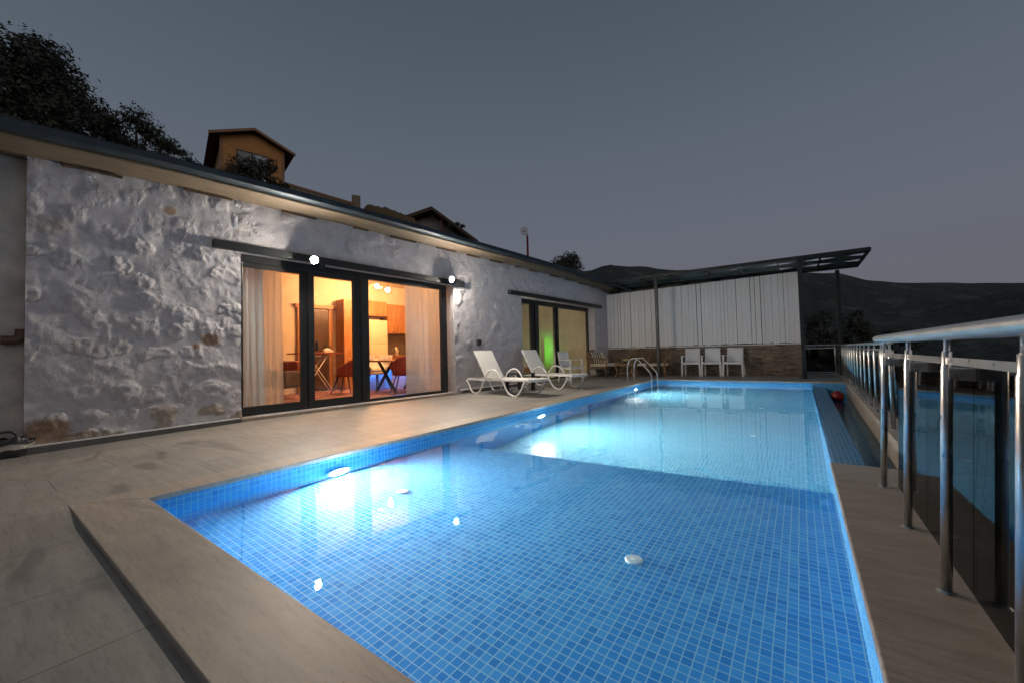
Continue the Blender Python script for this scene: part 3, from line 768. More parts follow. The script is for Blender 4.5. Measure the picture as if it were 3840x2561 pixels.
# sliding doors: frame > mullions and panes
def slider(f0, f1, inn, zt, panes, mulls, header):
    fr = MB()
    fr.box((f0, inn, .047), (f1, inn + .09, panes[0][2])); fr.box((f0, inn - .004, header), (f1, inn + .10, zt))
    fr.box((f0, inn + .002, panes[0][2]), (panes[0][0], inn + .088, header)); fr.box((panes[-1][1], inn + .002, panes[0][2]), (f1, inn + .088, header))
    F = fr.build('sliding_door', 'black_metal', house, bevel=.004)
    for a, b_ in mulls:
        mb = MB(); mid = (a + b_) / 2
        mb.box((a, inn + .012, panes[0][2] - .02), (mid - .004, inn + .075, header)); mb.box((mid + .004, inn - .014, panes[0][2] - .02), (b_, inn + .05, header))
        mb.build('mullion', 'black_metal', F, bevel=.004)
    for k, (a, b_, z0, z1) in enumerate(panes):
        sash = MB()
        if z0 > panes[0][2] or z1 < header:
            pass
        if z1 < header - .01: sash.box((a - .01, inn + .015, z1), (b_ + .01, inn + .07, header + .002))
        if z0 > panes[0][2] + .01: sash.box((a - .01, inn + .015, panes[0][2] - .002), (b_ + .01, inn + .07, z0))
        if sash.v: sash.build('sash_rail', 'black_metal', F)
        MB().box((a - .004, inn + .036, z0 - .004), (b_ + .004, inn + .044, z1 + .004)).build('pane', 'glass', F)
    return F
f1 = slider(2.0, 6.08, .10, 2.462, [(2.06, 2.89, .105, 2.28), (3.10, 3.82, .105, 2.28), (4.12, 5.93, .105, 2.35)], [(2.89, 3.10), (3.82, 4.12)], 2.35)
lo = MB()
for a, b_ in ((2.06, 2.89), (3.10, 3.82)): lo.box((a - .002, .112, .10), (b_ + .002, .172, .182))
lo.build('bottom_rail', 'black_metal', f1)
MB().box((3.16 - .015, .05, 1.02), (3.16 - .05, .085, 1.16)).build('handle', 'dark_plastic', f1, bevel=.006)
slider(8.84, 13.06, .25, 2.462, [(8.92, 9.52, .09, 2.33), (9.90, 10.81, .09, 2.33), (11.02, 13.0, .09, 2.33)], [(9.52, 9.90), (10.81, 11.02)], 2.33)

# roof edge: soffit, battens, gutter, sheet roof
EV = [(-1.8, 3.14), (0, 3.165), (1.2, 3.225), (3.5, 3.268), (8, 3.29), (11, 3.285), (14.9, 3.15)]
sst = [-1.8, -.9, 0, .6, 1.2, 2.3, 3.5, 5, 6.5, 8, 9.5, 11, 12.5, 13.8, 14.9]
def strip(prof, ss=sst, wav=None):
    mb = MB(); n = len(prof); V = []
    for s in ss:
        e = table(s, EV)
        V += [(s, -o_, e + z) for o_, z in prof]
    Fc = [tuple(reversed(range(n))), tuple(range(len(V) - n, len(V)))]
    for i in range(len(ss) - 1):
        for k in range(n):
            k2 = (k + 1) % n; Fc.append((i * n + k, i * n + k2, (i + 1) * n + k2, (i + 1) * n + k))
    return mb.add(V, Fc)
strip([(-.3, -.02), (.06, -.02), (.30, .052), (.30, .085), (.05, .02), (-.3, .02)]).build('soffit', 'soffit', house)
strip([(.285, .058), (.315, .058), (.315, .13), (.285, .13)]).build('fascia', 'soffit', house)
g_ = MB()
gp = [(.318, .085), (.36, .072), (.42, .075), (.455, .10), (.462, .165), (.452, .172), (.445, .166), (.438, .11), (.40, .092), (.35, .09), (.326, .10), (.326, .21), (.318, .21)]
strip(gp).build('gutter', 'roof_metal', house)
strip([(.318, .212), (.40, .196), (.40, .204), (-.2, .44), (-3.0, 1.36), (-4.6, 1.88), (-4.6, 1.84), (-3.0, 1.32), (-.2, .40)]).build('roof', 'roof_metal', house)
rb = random.Random(5)
s = .25
while s < 14.2:
    L = rb.uniform(.28, .62); e = table(s, EV)
    MB().hexa([(s, -.05, e - .052), (s + L, -.05, e - .044), (s + L, .1, e - .044), (s, .1, e - .052)], [(s, -.05, e - .022), (s + L, -.05, e - .021), (s + L, .1, e - .021), (s, .1, e - .022)]).build('eave_wedge', 'brown_wood', house)
    s += L + rb.uniform(.3, .7)
# rooms behind the doors
MB().box((.6, 3.80, .0), (8.3, 3.95, 3.1)).build('back_wall', 'cream_wall', house)
MB().box((.45, .37, .0), (.6, 3.95, 3.1)).build('side_wall', 'cream_wall', house)
MB().box((8.3, .37, .0), (8.42, 4.2, 3.1)).build('partition', 'cream_wall', house)
MB().box((14.08, .37, .0), (14.2, 4.2, 3.1)).build('end_wall', 'cream_wall', house)
MB().box((8.42, 4.05, .0), (14.08, 4.2, 3.1)).build('bedroom_back_wall', 'cream_wall', house)
MB().box((.45, .302, -.04), (14.2, 4.2, .044)).build('room_floor', 'int_floor', house)
MB().box((.45, .38, 3.0), (14.2, 4.2, 3.06)).build('ceiling', 'ceiling', house)
iw = MB()
for a, b_ in ((.6, 2.0), (6.2, 8.3), (8.42, 8.74), (13.07, 14.08)): iw.box((a, .362, .044), (b_, .38, 3.0))
for a, b_ in ((2.0, 6.2), (8.74, 13.07)): iw.box((a, .362, 2.46), (b_, .38, 3.0))
iw.build('inner_wall_face', 'cream_wall', house)
# inner door in the back wall
db = MB().box((4.48, 3.76, .044), (5.16, 3.80, 2.15)).build('inner_door', 'dark_door', house)
pn = MB()
for z0, z1 in ((.25, .95), (1.1, 1.98)): pn.box((4.58, 3.745, z0), (5.06, 3.762, z1))
pn.build('door_panel', 'dark_door', db, bevel=.012)
df = MB().box((4.36, 3.74, .044), (4.478, 3.80, 2.18)).box((5.162, 3.74, .044), (5.27, 3.80, 2.18)).box((4.3, 3.72, 2.182), (5.38, 3.80, 2.27))
df.build('door_frame', 'oak', db, bevel=.008)
MB().tube([(5.10, 3.745, 1.05), (5.10, 3.70, 1.05), (5.0, 3.70, 1.05)], .009, 8).build('handle', 'steel', db)
MB().box((5.44, 3.788, 1.10), (5.50, 3.80, 1.20)).build('light_switch', 'dark_plastic', house, bevel=.003)

# ------------------------------------------------------------------ wall fittings
def place_lamp(p, wall_s, label, tilt):
    t = thing('wall_lamp', label, 'wall lamp', H(wall_s, 0, p[2]), HROT, 'round white lamps on the stone wall')
    q = Vector(p) - H(wall_s, 0, p[2]); hd = Vector((q.dot(HD), -q.dot(HN), 0))
    MB().box((-.06, -.07, -.06), (.06, .06, .06)).build('wall_box', 'black_metal', t, bevel=.006)
    MB().tube([(0, -.06, 0), hd * .5 + Vector((0, -.02, .0)), hd - hd.normalized() * .06], .013, 8).build('arm', 'black_metal', t, smooth=True)
    ax = Vector((tilt, -1, -.17)).normalized(); ua = ax.orthogonal().normalized(); va = ax.cross(ua)
    def turn(mb): mb.v = [tuple(hd + ua * x + va * y + ax * z) for x, y, z in mb.v]; return mb
    turn(MB().lathe([(0, -.05), (.045, -.05), (.064, -.02), (.066, .006), (.058, .006), (.058, -.004), (0, -.004)], 28)).build('housing', 'black_metal', t, smooth=False)
    turn(MB().lathe([(0, -.003), (.056, .0), (.055, .008), (.046, .021), (.028, .031), (.010, .036), (0.001, .0365)], 28)).build('bulb', 'lamp_white', t, smooth=True)
    return t
place_lamp((-6.30, 3.33, 2.46), 3.16, 'glaring round lamp over the first sliding door, nearer to the camera', -.24)
place_lamp((-6.22, 6.37, 2.545), 6.30, 'glaring round lamp at the far top corner of the first sliding door', .05)

t = thing('wall_socket', 'small black weatherproof socket on the white wall above the loungers', 'socket', H(6.97, 0, 1.165), HROT)
MB().box((-.055, -.055, -.07), (.055, .03, .07)).build('box', 'dark_plastic', t, bevel=.01)
MB().box((-.06, -.068, -.03), (.06, -.056, .078)).build('flap', 'dark_plastic', t, bevel=.006)

t = thing('drain_pipe', 'pale pipe with a brown elbow sticking out by the left plaster wall', 'pipe', H(-.05, .13, 1.15), HROT)
MB().tube([(-1.2, -.07, 0), (-.10, -.07, 0)], .042, 14).build('pipe', 'plaster', t, smooth=True)
MB().tube(bez([(-.11, -.07, 0), (-.03, -.07, .0), (.015, -.07, .02), (.03, -.07, .07), (.03, -.07, .12)], 5), .047, 14).build('elbow', 'brown_wood', t, smooth=True)

t = thing('bag', 'crumpled dark bag with a pale stripe on the deck at the left wall', 'bag', H(-.12, -.05, -.06), HROT)
def bagf(u, v):
    a = 2 * PI * u; z = v; r = (1 - abs(v - .42) ** 2.2 * 1.6) ** .5
    nn = 1 + noise.noise(Vector((math.cos(a) * 2, math.sin(a) * 2, v * 4))) * .28
    return (math.cos(a) * .17 * r * nn, math.sin(a) * .10 * r * nn, z * .20 * nn)
MB().grid(bagf, 32, 14).build('bag_body', 'dark_plastic', t, smooth=True)
MB().grid(lambda u, v: tuple(x * (1.04 if k < 2 else 1.0) for k, x in enumerate(bagf(u, .40 + .2 * v))), 32, 3).build('stripe', 'plaster', t, smooth=True)
MB().tube(bez([(-.1, 0, .16), (-.05, .0, .25), (.05, 0, .25), (.1, 0, .16)], 6), .012, 8).build('handle', 'dark_plastic', t, smooth=True)
# ------------------------------------------------------------------ furniture on the deck
def make_lounger(label):
    t = thing('sun_lounger', label, 'sun lounger', (0, 0, 0), 0, 'white sun loungers by the house wall')
    for sy in (-.32, .32):
        p = bez([(-.99, sy, .305), (-.90, sy, .20), (-.80, sy, .05), (-.68, sy, .018), (-.54, sy, .06), (-.40, sy, .26), (-.26, sy, .46), (-.10, sy, .535), (.07, sy, .49), (.22, sy, .30), (.36, sy, .09), (.50, sy, .02), (.64, sy, .03), (.76, sy, .16), (.84, sy, .30)], 5)
        MB().tube(p, .0185, 10).build('side_leg', 'white_plastic', t, smooth=True)
    f = MB()
    for sy in (-.27, .27): f.beam((-.99, sy, .315), (.96, sy, .335), .05, .045)
    for sx_ in (-.98, -.36, .30, .95): f.beam((sx_, -.29, .322), (sx_, .29, .322), .04, .04)
    f.build('bed_frame', 'white_plastic', t, bevel=.008)
    MB().box((-.36, -.265, .338), (.94, .265, .352)).build('seat_sling', 'sling', t)
    a = math.radians(57); L = .72; c_, s_ = math.cos(a), math.sin(a)
    h0 = Vector((-.37, 0, .35)); e0 = h0 + Vector((-c_ * L, 0, s_ * L))
    br = MB()
    for sy in (-.255, .255): br.beam(h0 + Vector((0, sy, 0)), e0 + Vector((0, sy, 0)), .035, .035)
    br.beam(e0 + Vector((0, -.27, 0)), e0 + Vector((0, .27, 0)), .035, .035)
    B_ = br.build('backrest', 'white_plastic', t, bevel=.006)
    n_ = Vector((s_, 0, c_)) * .018
    q = [h0 + Vector((0, -.245, 0)), h0 + Vector((0, .245, 0)), e0 + Vector((0, .245, 0)), e0 + Vector((0, -.245, 0))]
    MB().hexa([v + n_ * .3 for v in q], [v + n_ * 1.3 for v in q]).build('back_sling', 'sling', B_)
    MB().tube([(-.62, -.2, .72), (-.86, -.2, .33), (-.86, .2, .33), (-.62, .2, .72)], .008, 8).build('prop', 'steel', B_)
    return t
LG = make_lounger('white sun lounger nearest the camera, beside the lit sliding door')
LG.location = (-5.28, 7.05, 0); LG.rotation_euler[2] = math.radians(-9)
dup(LG, (-5.22, 8.85, 0), math.radians(-12), 'white sun lounger behind the first, in front of the white chair')

t = thing('side_table', 'low dark square table between the two sun loungers', 'side table', (-5.52, 7.93, 0), math.radians(-6))
MB().box((-.26, -.26, .38), (.26, .26, .41)).build('table_top', 'dark_plastic', t, bevel=.01)
for a_ in (-1, 1):
    for b_ in (-1, 1): MB().box((a_ * .22 - .035, b_ * .22 - .035, 0), (a_ * .22 + .035, b_ * .22 + .035, .38)).build('leg', 'dark_plastic', t, bevel=.006)

def make_armchair(label):
    """white armchair, faces -y"""
    t = thing('armchair', label, 'armchair', (0, 0, 0), 0, 'white armchairs around the pool')
    for sx_ in (-1, 1):
        MB().hexa([(sx_ * .27 - .022, -.25, 0), (sx_ * .27 + .022, -.25, 0), (sx_ * .27 + .022, -.205, 0), (sx_ * .27 - .022, -.205, 0)],
                  [(sx_ * .26 - .025, -.235, .645), (sx_ * .26 + .025, -.235, .645), (sx_ * .26 + .025, -.18, .645), (sx_ * .26 - .025, -.18, .645)]).build('leg', 'white_plastic', t, bevel=.006)
        MB().hexa([(sx_ * .245 - .02, .26, 0), (sx_ * .245 + .02, .26, 0), (sx_ * .245 + .02, .30, 0), (sx_ * .245 - .02, .30, 0)],
                  [(sx_ * .235 - .02, .20, .43), (sx_ * .235 + .02, .20, .43), (sx_ * .235 + .02, .24, .43), (sx_ * .235 - .02, .24, .43)]).build('leg', 'white_plastic', t, bevel=.006)
        MB().beam((sx_ * .262, -.25, .658), (sx_ * .25, .25, .648), .052, .028).build('armrest', 'white_plastic', t, bevel=.008)
    MB().box((-.245, -.225, .385), (.245, -.19, .445)).box((-.245, .20, .385), (.245, .235, .445)).box((-.255, -.2, .385), (-.215, .21, .445)).box((.215, -.2, .385), (.255, .21, .445)).build('seat_frame', 'white_plastic', t)
    MB().grid(lambda u, v: (lerp(-.225, .225, u), lerp(-.215, .22, v), .45 - .016 * math.sin(PI * u) - .012 * v), 10, 8).build('seat', 'white_plastic', t, smooth=True, solid=.016)
    bk = MB().grid(lambda u, v: (lerp(-.235, .235, u) * (1 - .03 * v), .205 + .10 * v + .02 * math.sin(PI * u), lerp(.44, .90, v)), 10, 8)
    bk.build('backrest', 'white_plastic', t, smooth=True, solid=.026)
    return t
AC = make_armchair('left one of the three white armchairs, next to the wicker chairs')
AC.location = (-2.97, 14.28, 0); AC.rotation_euler[2] = math.radians(3)
dup(AC, (-2.37, 14.34, 0), math.radians(2), 'middle one of the three white armchairs lined up against the stone clad wall')
dup(AC, (-1.74, 14.36, 0), math.radians(-3), 'right one of the three white armchairs lined up against the stone clad wall')
dup(AC, (-5.62, 10.75, 0), math.radians(78), 'white armchair alone in front of the far sliding door, behind the loungers')

# wicker sofa, faces +x
t = thing('wicker_sofa', 'brown wicker sofa with cream seat and striped back cushions by the house corner', 'sofa', (-5.66, 13.45, 0), math.radians(-8))
for sx_, sy in ((.32, -.56), (.32, .56), (-.30, -.56), (-.30, .56)):
    MB().tube([(sx_ * 1.08, sy * 1.03, 0), (sx_, sy, .38)], [.016, .024], 10).build('leg', 'rattan', t, smooth=True)
MB().box((-.32, -.58, .27), (.34, .58, .36)).build('seat_base', 'dark_rattan', t, bevel=.02)
MB().box((-.28, -.54, .362), (.34, .54, .46)).build('seat_cushion', 'cream', t, bevel=.03)
for y0 in (-.54, -.17, .20):
    MB().hexa([(-.26, y0, .465), (-.12, y0, .465), (-.12, y0 + .35, .465), (-.26, y0 + .35, .465)], [(-.36, y0 + .01, .86), (-.25, y0 + .01, .86), (-.25, y0 + .34, .86), (-.36, y0 + .34, .86)]).build('back_cushion', 'stripe', t, bevel=.035)
bf = MB().tube(bez([(-.32, -.58, .3), (-.40, -.58, .75), (-.42, -.3, .90), (-.43, 0, .93), (-.42, .3, .90), (-.40, .58, .75), (-.32, .58, .3)], 6), .024, 10)
for k in range(13):
    y = -.5 + k * 1.0 / 12; bf.tube([(-.33, y, .32), (-.415, y, .80 + .1 * math.cos(y * 2.6))], .007, 6)
bf.build('back_frame', 'rattan', t, smooth=True)
for sy in (-.58, .58):
    am = MB().tube(bez([(-.40, sy, .78), (-.15, sy * 1.02, .68), (.15, sy * 1.03, .64), (.36, sy * 1.02, .60), (.40, sy, .50), (.35, sy, .30)], 6), .024, 10)
    for k in range(6): am.tube([(-.25 + k * .1, sy, .34), (-.30 + k * .115, sy * 1.02, .68 - .01 * k)], .007, 6)
    am.build('armrest', 'rattan', t, smooth=True)

def make_wicker(label):
    """round-backed wicker chair, faces -y"""
    t = thing('wicker_chair', label, 'wicker chair', (0, 0, 0), 0, 'wicker armchairs against the stone clad wall')
    for sx_, sy in ((-.28, -.26), (.28, -.26), (-.24, .26), (.24, .26)):
        MB().tube([(sx_ * 1.07, sy * 1.1, 0), (sx_, sy, .36)], [.017, .024], 10).build('leg', 'rattan', t, smooth=True)
    MB().box((-.28, -.28, .27), (.28, .28, .345)).build('seat_base', 'dark_rattan', t, bevel=.02)
    MB().box((-.25, -.27, .347), (.25, .24, .43)).build('seat_cushion', 'cream', t, bevel=.03)
    hoop = bez([(-.30, -.30, .30), (-.345, -.28, .58), (-.36, -.05, .68), (-.34, .20, .80), (-.20, .33, .90), (0, .36, .935), (.20, .33, .90), (.34, .20, .80), (.36, -.05, .68), (.345, -.28, .58), (.30, -.30, .30)], 6)
    MB().tube(hoop, .026, 10).build('hoop', 'rattan', t, smooth=True)
    wv = MB()
    for k in range(19):
        a_ = PI * (-.05 + 1.1 * k / 18); x, y = -.27 * math.cos(a_), .10 + .2 * math.sin(a_)
        top = min(hoop, key=lambda q: (q.x - x * 1.26) ** 2 + (q.y - (y * 1.12 - .01)) ** 2)
        wv.tube([(x, y, .33), ((x + top.x) / 2, (y + top.y) / 2 + .01, (.33 + top.z) / 2), tuple(top)], .008, 6)
    for z in (.52, .64):
        wv.tube([(-.29 * math.cos(PI * q / 12) * (1 + (z - .4) * .4), .10 + .22 * math.sin(PI * q / 12) * (1 + (z - .4) * .3), z) for q in range(13)], .010, 6)
    wv.build('back_weave', 'rattan', t, smooth=True)
    return t
WC = make_wicker('left wicker armchair with cream cushion, behind the low wicker table')
WC.location = (-4.62, 14.05, 0); WC.rotation_euler[2] = math.radians(8)
dup(WC, (-3.94, 14.05, 0), math.radians(-10), 'right wicker armchair with cream cushion, behind the pergola post')

t = thing('wicker_table', 'low round edged wicker table between the wicker sofa and the ladder', 'coffee table', (-4.72, 12.95, 0), math.radians(5))
MB().box((-.32, -.32, .45), (.32, .32, .475)).build('table_top', 'rattan', t, bevel=.012)
MB().box((-.30, -.30, .40), (.30, .30, .448)).build('apron', 'rattan', t, bevel=.01)
for a_ in (-1, 1):
    for b_ in (-1, 1): MB().tube(bez([(a_ * .28, b_ * .28, .40), (a_ * .24, b_ * .24, .2), (a_ * .31, b_ * .31, 0)], 5), .02, 10).build('leg', 'rattan', t, smooth=True)
MB().box((-.2, -.2, .14), (.2, .2, .16)).build('lower_shelf', 'rattan', t)
t = thing('flower_bowl', 'small bowl of pale yellow flowers on the wicker table', 'flower bowl', (-4.74, 12.95, .4755))
MB().lathe([(0, 0), (.05, 0), (.085, .05), (.08, .052), (.045, .01), (0, .01)], 20).build('bowl', 'dark_plastic', t, smooth=True)
fl = MB(); rf = random.Random(2)
for k in range(26):
    fl.sphere((rf.uniform(-.09, .09), rf.uniform(-.09, .09), .07 + rf.uniform(0, .06)), rf.uniform(.012, .022), 7, 5)
M['yellow'] = simple('pale_yellow_petals', (0.62, 0.55, 0.22), 0.8)
fl.build('petals', 'yellow', t, smooth=True)

# ------------------------------------------------------------------ board wall on a stone clad base, pergola over it
P0, P1 = Vector((-5.97, 14.46, 0)), Vector((0.03, 14.96, 0)); PD = (P1 - P0).normalized(); PROT = math.atan2(PD.y, PD.x); PL = (P1 - P0).length
t = thing('clad_wall', 'low wall clad in brown split stone under the white boards', 'wall', P0, PROT)
MB().box((0.02, 0, 0), (PL, .22, .955)).build('stone_cladding', 'cladding', t)
MB().box((0.02, -.03, .957), (PL + .02, .25, .985)).build('cap', 'white_plastic', t, bevel=.004)
t = thing('board_wall', 'tall white wall of uneven vertical timber boards with dark gaps', 'board wall', P0, PROT)
bw = MB(); rb = random.Random(11); x = 0.02
while x < PL - .03:
    wd = rb.choice([.085, .10, .11, .12, .13, .14]); gap = rb.choice([.003, .004, .005, .006, .008, .010, .013])
    if rb.random() < .10: gap = .02
    x1 = min(x + wd, PL); ty = rb.uniform(-.006, .006); sl = rb.uniform(-.004, .004)
    zt = lerp(3.02, 3.16, x / PL) + rb.uniform(-.004, .004); zb = 1.0 + rb.uniform(-.008, .022)
    bw.hexa([(x, ty, zb), (x1, ty + rb.uniform(-.003, .003), zb), (x1, ty + .022, zb), (x, ty + .022, zb)], [(x + sl, ty, zt), (x1 + sl, ty, zt), (x1 + sl, ty + .022, zt), (x + sl, ty + .022, zt)])
    x = x1 + gap
bw.build('boards', 'boards', t)
MB().box((.02, .05, .99), (PL, .062, 3.0)).build('gap_shade_sheet', 'black_metal', t)  # black sheet added for the shade in the board gaps

pg = thing('pergola', 'dark steel pergola with a sagging dark sheet roof above the white board wall', 'pergola', (0, 13.67, 0))
YB = 15.35 - 13.67
fl_, fr_, rl_, rr_ = Vector((-5.44, 0, 3.375)), Vector((1.53, 0, 3.335)), Vector((-5.13, YB, 3.215)), Vector((1.41, YB, 3.175))
for nm, x, y, zt, w_ in (('post', -3.87, 0, 3.30, .09), ('post', .05, 0, 3.27, .10), ('post', .96, YB, 3.12, .10), ('post', -3.87, YB - .12, 3.15, .08)):
    po = MB().box((x - w_ / 2, y - w_ / 2, 0), (x + w_ / 2, y + w_ / 2, zt)).build('post', 'black_metal', pg, bevel=.006)
    MB().box((x - w_, y - w_, 0), (x + w_, y + w_, .012)).build('base_plate', 'black_metal', po)
MB().beam(fl_, fr_, .05, .085).beam(rl_, rr_, .05, .07).beam(fl_, rl_, .05, .08).beam(fr_, rr_, .05, .08).build('roof_frame', 'black_metal', pg)
mid_l, mid_r = (fl_ + rl_) / 2, (fr_ + rr_) / 2
NB = 7
cb = MB()
for k in range(1, NB): cb.beam(lerp(fl_, fr_, k / NB) + Vector((0, .02, -.01)), lerp(rl_, rr_, k / NB) + Vector((0, -.02, -.01)), .04, .06)
cb.build('cross_bars', 'black_metal', pg)
sh = MB()
rows = [0, .36, .70, 1.0]
for ri in range(3):
    for k in range(NB):
        def pt(u, v):
            a, b_ = lerp(fl_, fr_, u), lerp(rl_, rr_, u); p = lerp(a, b_, v)
            return p + Vector((0, 0, .035))
        u0, u1 = k / NB + .001, (k + 1) / NB - .001; v0, v1 = rows[ri], rows[ri + 1]
        du = (u1 - u0) * .42; dv = .075
        lo_cut = ri > 0; hi_cut = ri < 2; P = []
        P += [(u0, v0 + dv), (u0 + du, v0), (u1 - du, v0), (u1, v0 + dv)] if lo_cut else [(u0, v0), (u1, v0)]
        P += [(u1, v1 - dv), (u1 - du, v1), (u0 + du, v1), (u0, v1 - dv)] if hi_cut else [(u1, v1), (u0, v1)]
        V = [pt(*q) for q in P]; n_ = len(V)
        sh.add(V + [v + Vector((0, 0, .008)) for v in V], [tuple(range(n_)), tuple(reversed(range(n_, 2 * n_)))] + [(q, (q + 1) % n_, n_ + (q + 1) % n_, n_ + q) for q in range(n_)])
sh.build('roof_sheets', 'mesh_roof', pg)

# ------------------------------------------------------------------ railings
def railing(name, label, p0, p1, posts, ztop, glass_off, hand=(.036, .022), group='steel and glass railings', cap=True, low=.10, pr=.024, bar_z=.81):
    p0, p1 = Vector((*p0, 0)), Vector((*p1, 0)); d = (p1 - p0).normalized(); L = (p1 - p0).length
    t = thing(name, label, 'railing', p0, math.atan2(d.y, d.x), group)
    hb = MB(); n = 20; V = []; F = []
    for (x, sc) in ((-.05, .25), (-.045, .75), (-.03, .95), (0, 1), (L, 1), (L + .03, .95), (L + .045, .75), (L + .05, .25)):
        for k in range(n):
            a = 2 * PI * k / n; V.append((x, hand[0] * sc * math.cos(a), ztop + hand[1] * sc * math.sin(a)))
    for i in range(7):
        for k in range(n): F.append((i * n + k, i * n + (k + 1) % n, (i + 1) * n + (k + 1) % n, (i + 1) * n + k))
    F += [tuple(reversed(range(n))), tuple(range(7 * n, 8 * n))]
    hb.add(V, F).build('handrail', 'satin_steel', t, smooth=True)
    g = glass_off
    for x in posts:
        po = MB().lathe([(0, 0), (pr, 0), (pr, ztop - .115), (pr * .86, ztop - .11), (pr * .86, ztop - .065), (pr * .55, ztop - .06), (pr * .55, ztop - hand[1] * .8), (0, ztop - hand[1] * .8)], 18, (x, 0, 0)).build('post', 'steel', t, smooth=False)
        for p in po.data.polygons: p.use_smooth = abs(p.normal.z) < .5
        MB().lathe([(0, 0), (pr * 1.7, 0), (pr * 1.7, .006), (pr * 1.15, .014), (0, .014)], 18, (x, 0, 0)).build('flange', 'steel', po)
        for z in (ztop - .14,): MB().box((x - .02, min(0, g) - (.012 if g < 0 else -.0), z - .022), (x + .02, max(0, g) + (.012 if g > 0 else 0), z + .022)).build('glass_clamp', 'steel', po, bevel=.004)
    for a, b_ in zip(posts, posts[1:]):
        MB().box((a, -.006, bar_z - .012), (b_, .006, bar_z + .012)).build('flat_bar', 'steel', t)
        MB().box((a + .003, g - .005, low), (b_ - .003, g + .005, bar_z - .0)).build('glass_panel', 'smoked', t)
    if low > .09:
        MB().tube([(posts[0], 0, .07), (posts[-1], 0, .07)], .010, 8).build('bottom_bar', 'steel', t)
    return t
nr = railing('railing', 'near steel railing with smoked glass on the stone platform at the right', (.376, 3.37), (.376, -.7), [.06, .732, 1.35, 1.955, 2.60, 3.25, 3.89], .905, -.0 + .068, (.048, .025), low=.02, pr=.0155)
nr.rotation_euler[0] = -.042
q0, q1 = Vector((.735, 5.6)), Vector((.965, 15.66)); LQ = (q1 - q0).length
railing('railing', 'long steel railing with smoked glass running along the overflow channel', tuple(q0), tuple(q1), [LQ * k / 15 for k in range(16)], .885, -.05, (.034, .02), low=.10, pr=.018)
railing('railing', 'short steel railing across the far end beyond the pergola posts', (-.72, 15.67), (.90, 15.67), [.16, .80, 1.55], .90, .04, (.022, .02), low=.10, pr=.019)
# ------------------------------------------------------------------ inside the lit rooms
def HL(s, i, z=.045): return H(s, i, z)
# curtains
def curtain(label, s0, s1, i0, mat, amp, waves, z0=.06, z1=2.62, ph=0):
    t = thing('curtain', label, 'curtain', HL(s0, i0, 0), HROT, 'curtains behind the first sliding door')
    def fn(u, v):
        s = u * (s1 - s0); a = amp * (0.55 + .45 * (1 - v)); 
        return (s + .012 * math.sin(v * 5 + u * 20), math.sin(u * waves * 2 * PI + ph + .5 * math.sin(u * 17)) * a + .012 * math.sin(v * 4 + u * 9), lerp(z0, z1, v))
    MB().grid(fn, int(waves * 14), 16).build('fabric', mat, t, smooth=True, fixn=False)
    MB().tube([(-.05, 0, z1 + .01), (s1 - s0 + .05, 0, z1 + .01)], .012, 8).build('rod', 'black_metal', t)
curtain('white gathered curtain at the left edge of the first sliding door', 2.12, 2.46, .44, 'curtain_white', .03, 3.5)
curtain('sheer curtain glowing orange beside the white one at the left pane', 2.44, 2.76, .50, 'curtain_sheer', .02, 3, ph=1)
curtain('wide sheer curtain drawn across the right pane of the first sliding door', 5.22, 6.45, .46, 'curtain_lined', .026, 7, ph=2)

def pendant(loc, label, first=None):
    if first is not None: return dup(first, loc, 0, label)
    t = thing('pendant_lamp', label, 'pendant lamp', loc, 0, 'glowing pendant lamps over the dining table')
    MB().tube([(0, 0, .10), (0, 0, 3.0 - loc[2])], .005, 6).build('cord', 'black_metal', t)
    MB().lathe([(0, .05), (.02, .05), (.022, .09), (.012, .10), (0, .10)], 14).build('socket', 'black_metal', t)
    MB().sphere((0, 0, 0), .048, 18, 12).build('bulb', 'bulb_warm', t, smooth=True)
    sg = MB().sphere((0, 0, 0), .12, 22, 14); sg.build('glass_shade', 'glass', t, smooth=True)
    return t
pn_ = pendant((-8.6, 6.14, 2.66), 'left glowing glass pendant lamp seen through the right pane')
pendant((-8.6, 6.46, 2.60), 'right glowing glass pendant lamp, the lower of the two', pn_)

def tub_chair(label, mat):
    """tub shell on splayed legs, faces -y"""
    t = thing('dining_chair', label, 'dining chair', (0, 0, 0), 0, 'tub dining chairs around the table')
    def fn(u, v):
        a = PI * (-.62 + 1.24 * u) + PI / 2
        hgt = .42 + .42 * (v ** .9) * (0.45 + .55 * max(0, math.cos((u - .5) * PI * 1.15)))
        r = .20 + .055 * v
        return (r * math.cos(a) * 1.05, r * math.sin(a) + .02 + .05 * v * max(0, math.cos((u - .5) * PI)), hgt)
    MB().grid(fn, 24, 8).build('shell', mat, t, smooth=True, solid=.035)
    MB().lathe([(0, .40), (.19, .40), (.235, .43), (.225, .46), (0, .455)], 26, (0, .01, 0)).build('seat', mat, t, smooth=True)
    for a_ in (-1, 1):
        for b_ in (-1, 1): MB().tube([(a_ * .12, b_ * .12, .40), (a_ * .24, b_ * .25, 0)], [.016, .011], 8).build('leg', 'black_metal', t, smooth=True)
    return t
tc_ = tub_chair('rust red tub chair left of the dining table, behind the middle pane', 'red_fabric')
tc_.location = (-8.70, 5.32, .045); tc_.rotation_euler[2] = math.radians(-60)
dup(tc_, (-7.45, 5.98, .045), math.radians(-115), 'rust red tub chair right of the table, nearest the sheer curtain')
wc_ = tub_chair('white tub chair at the dining table in front of the blue light', 'white_gloss')
wc_.location = (-8.75, 6.22, .045); wc_.rotation_euler[2] = math.radians(95)

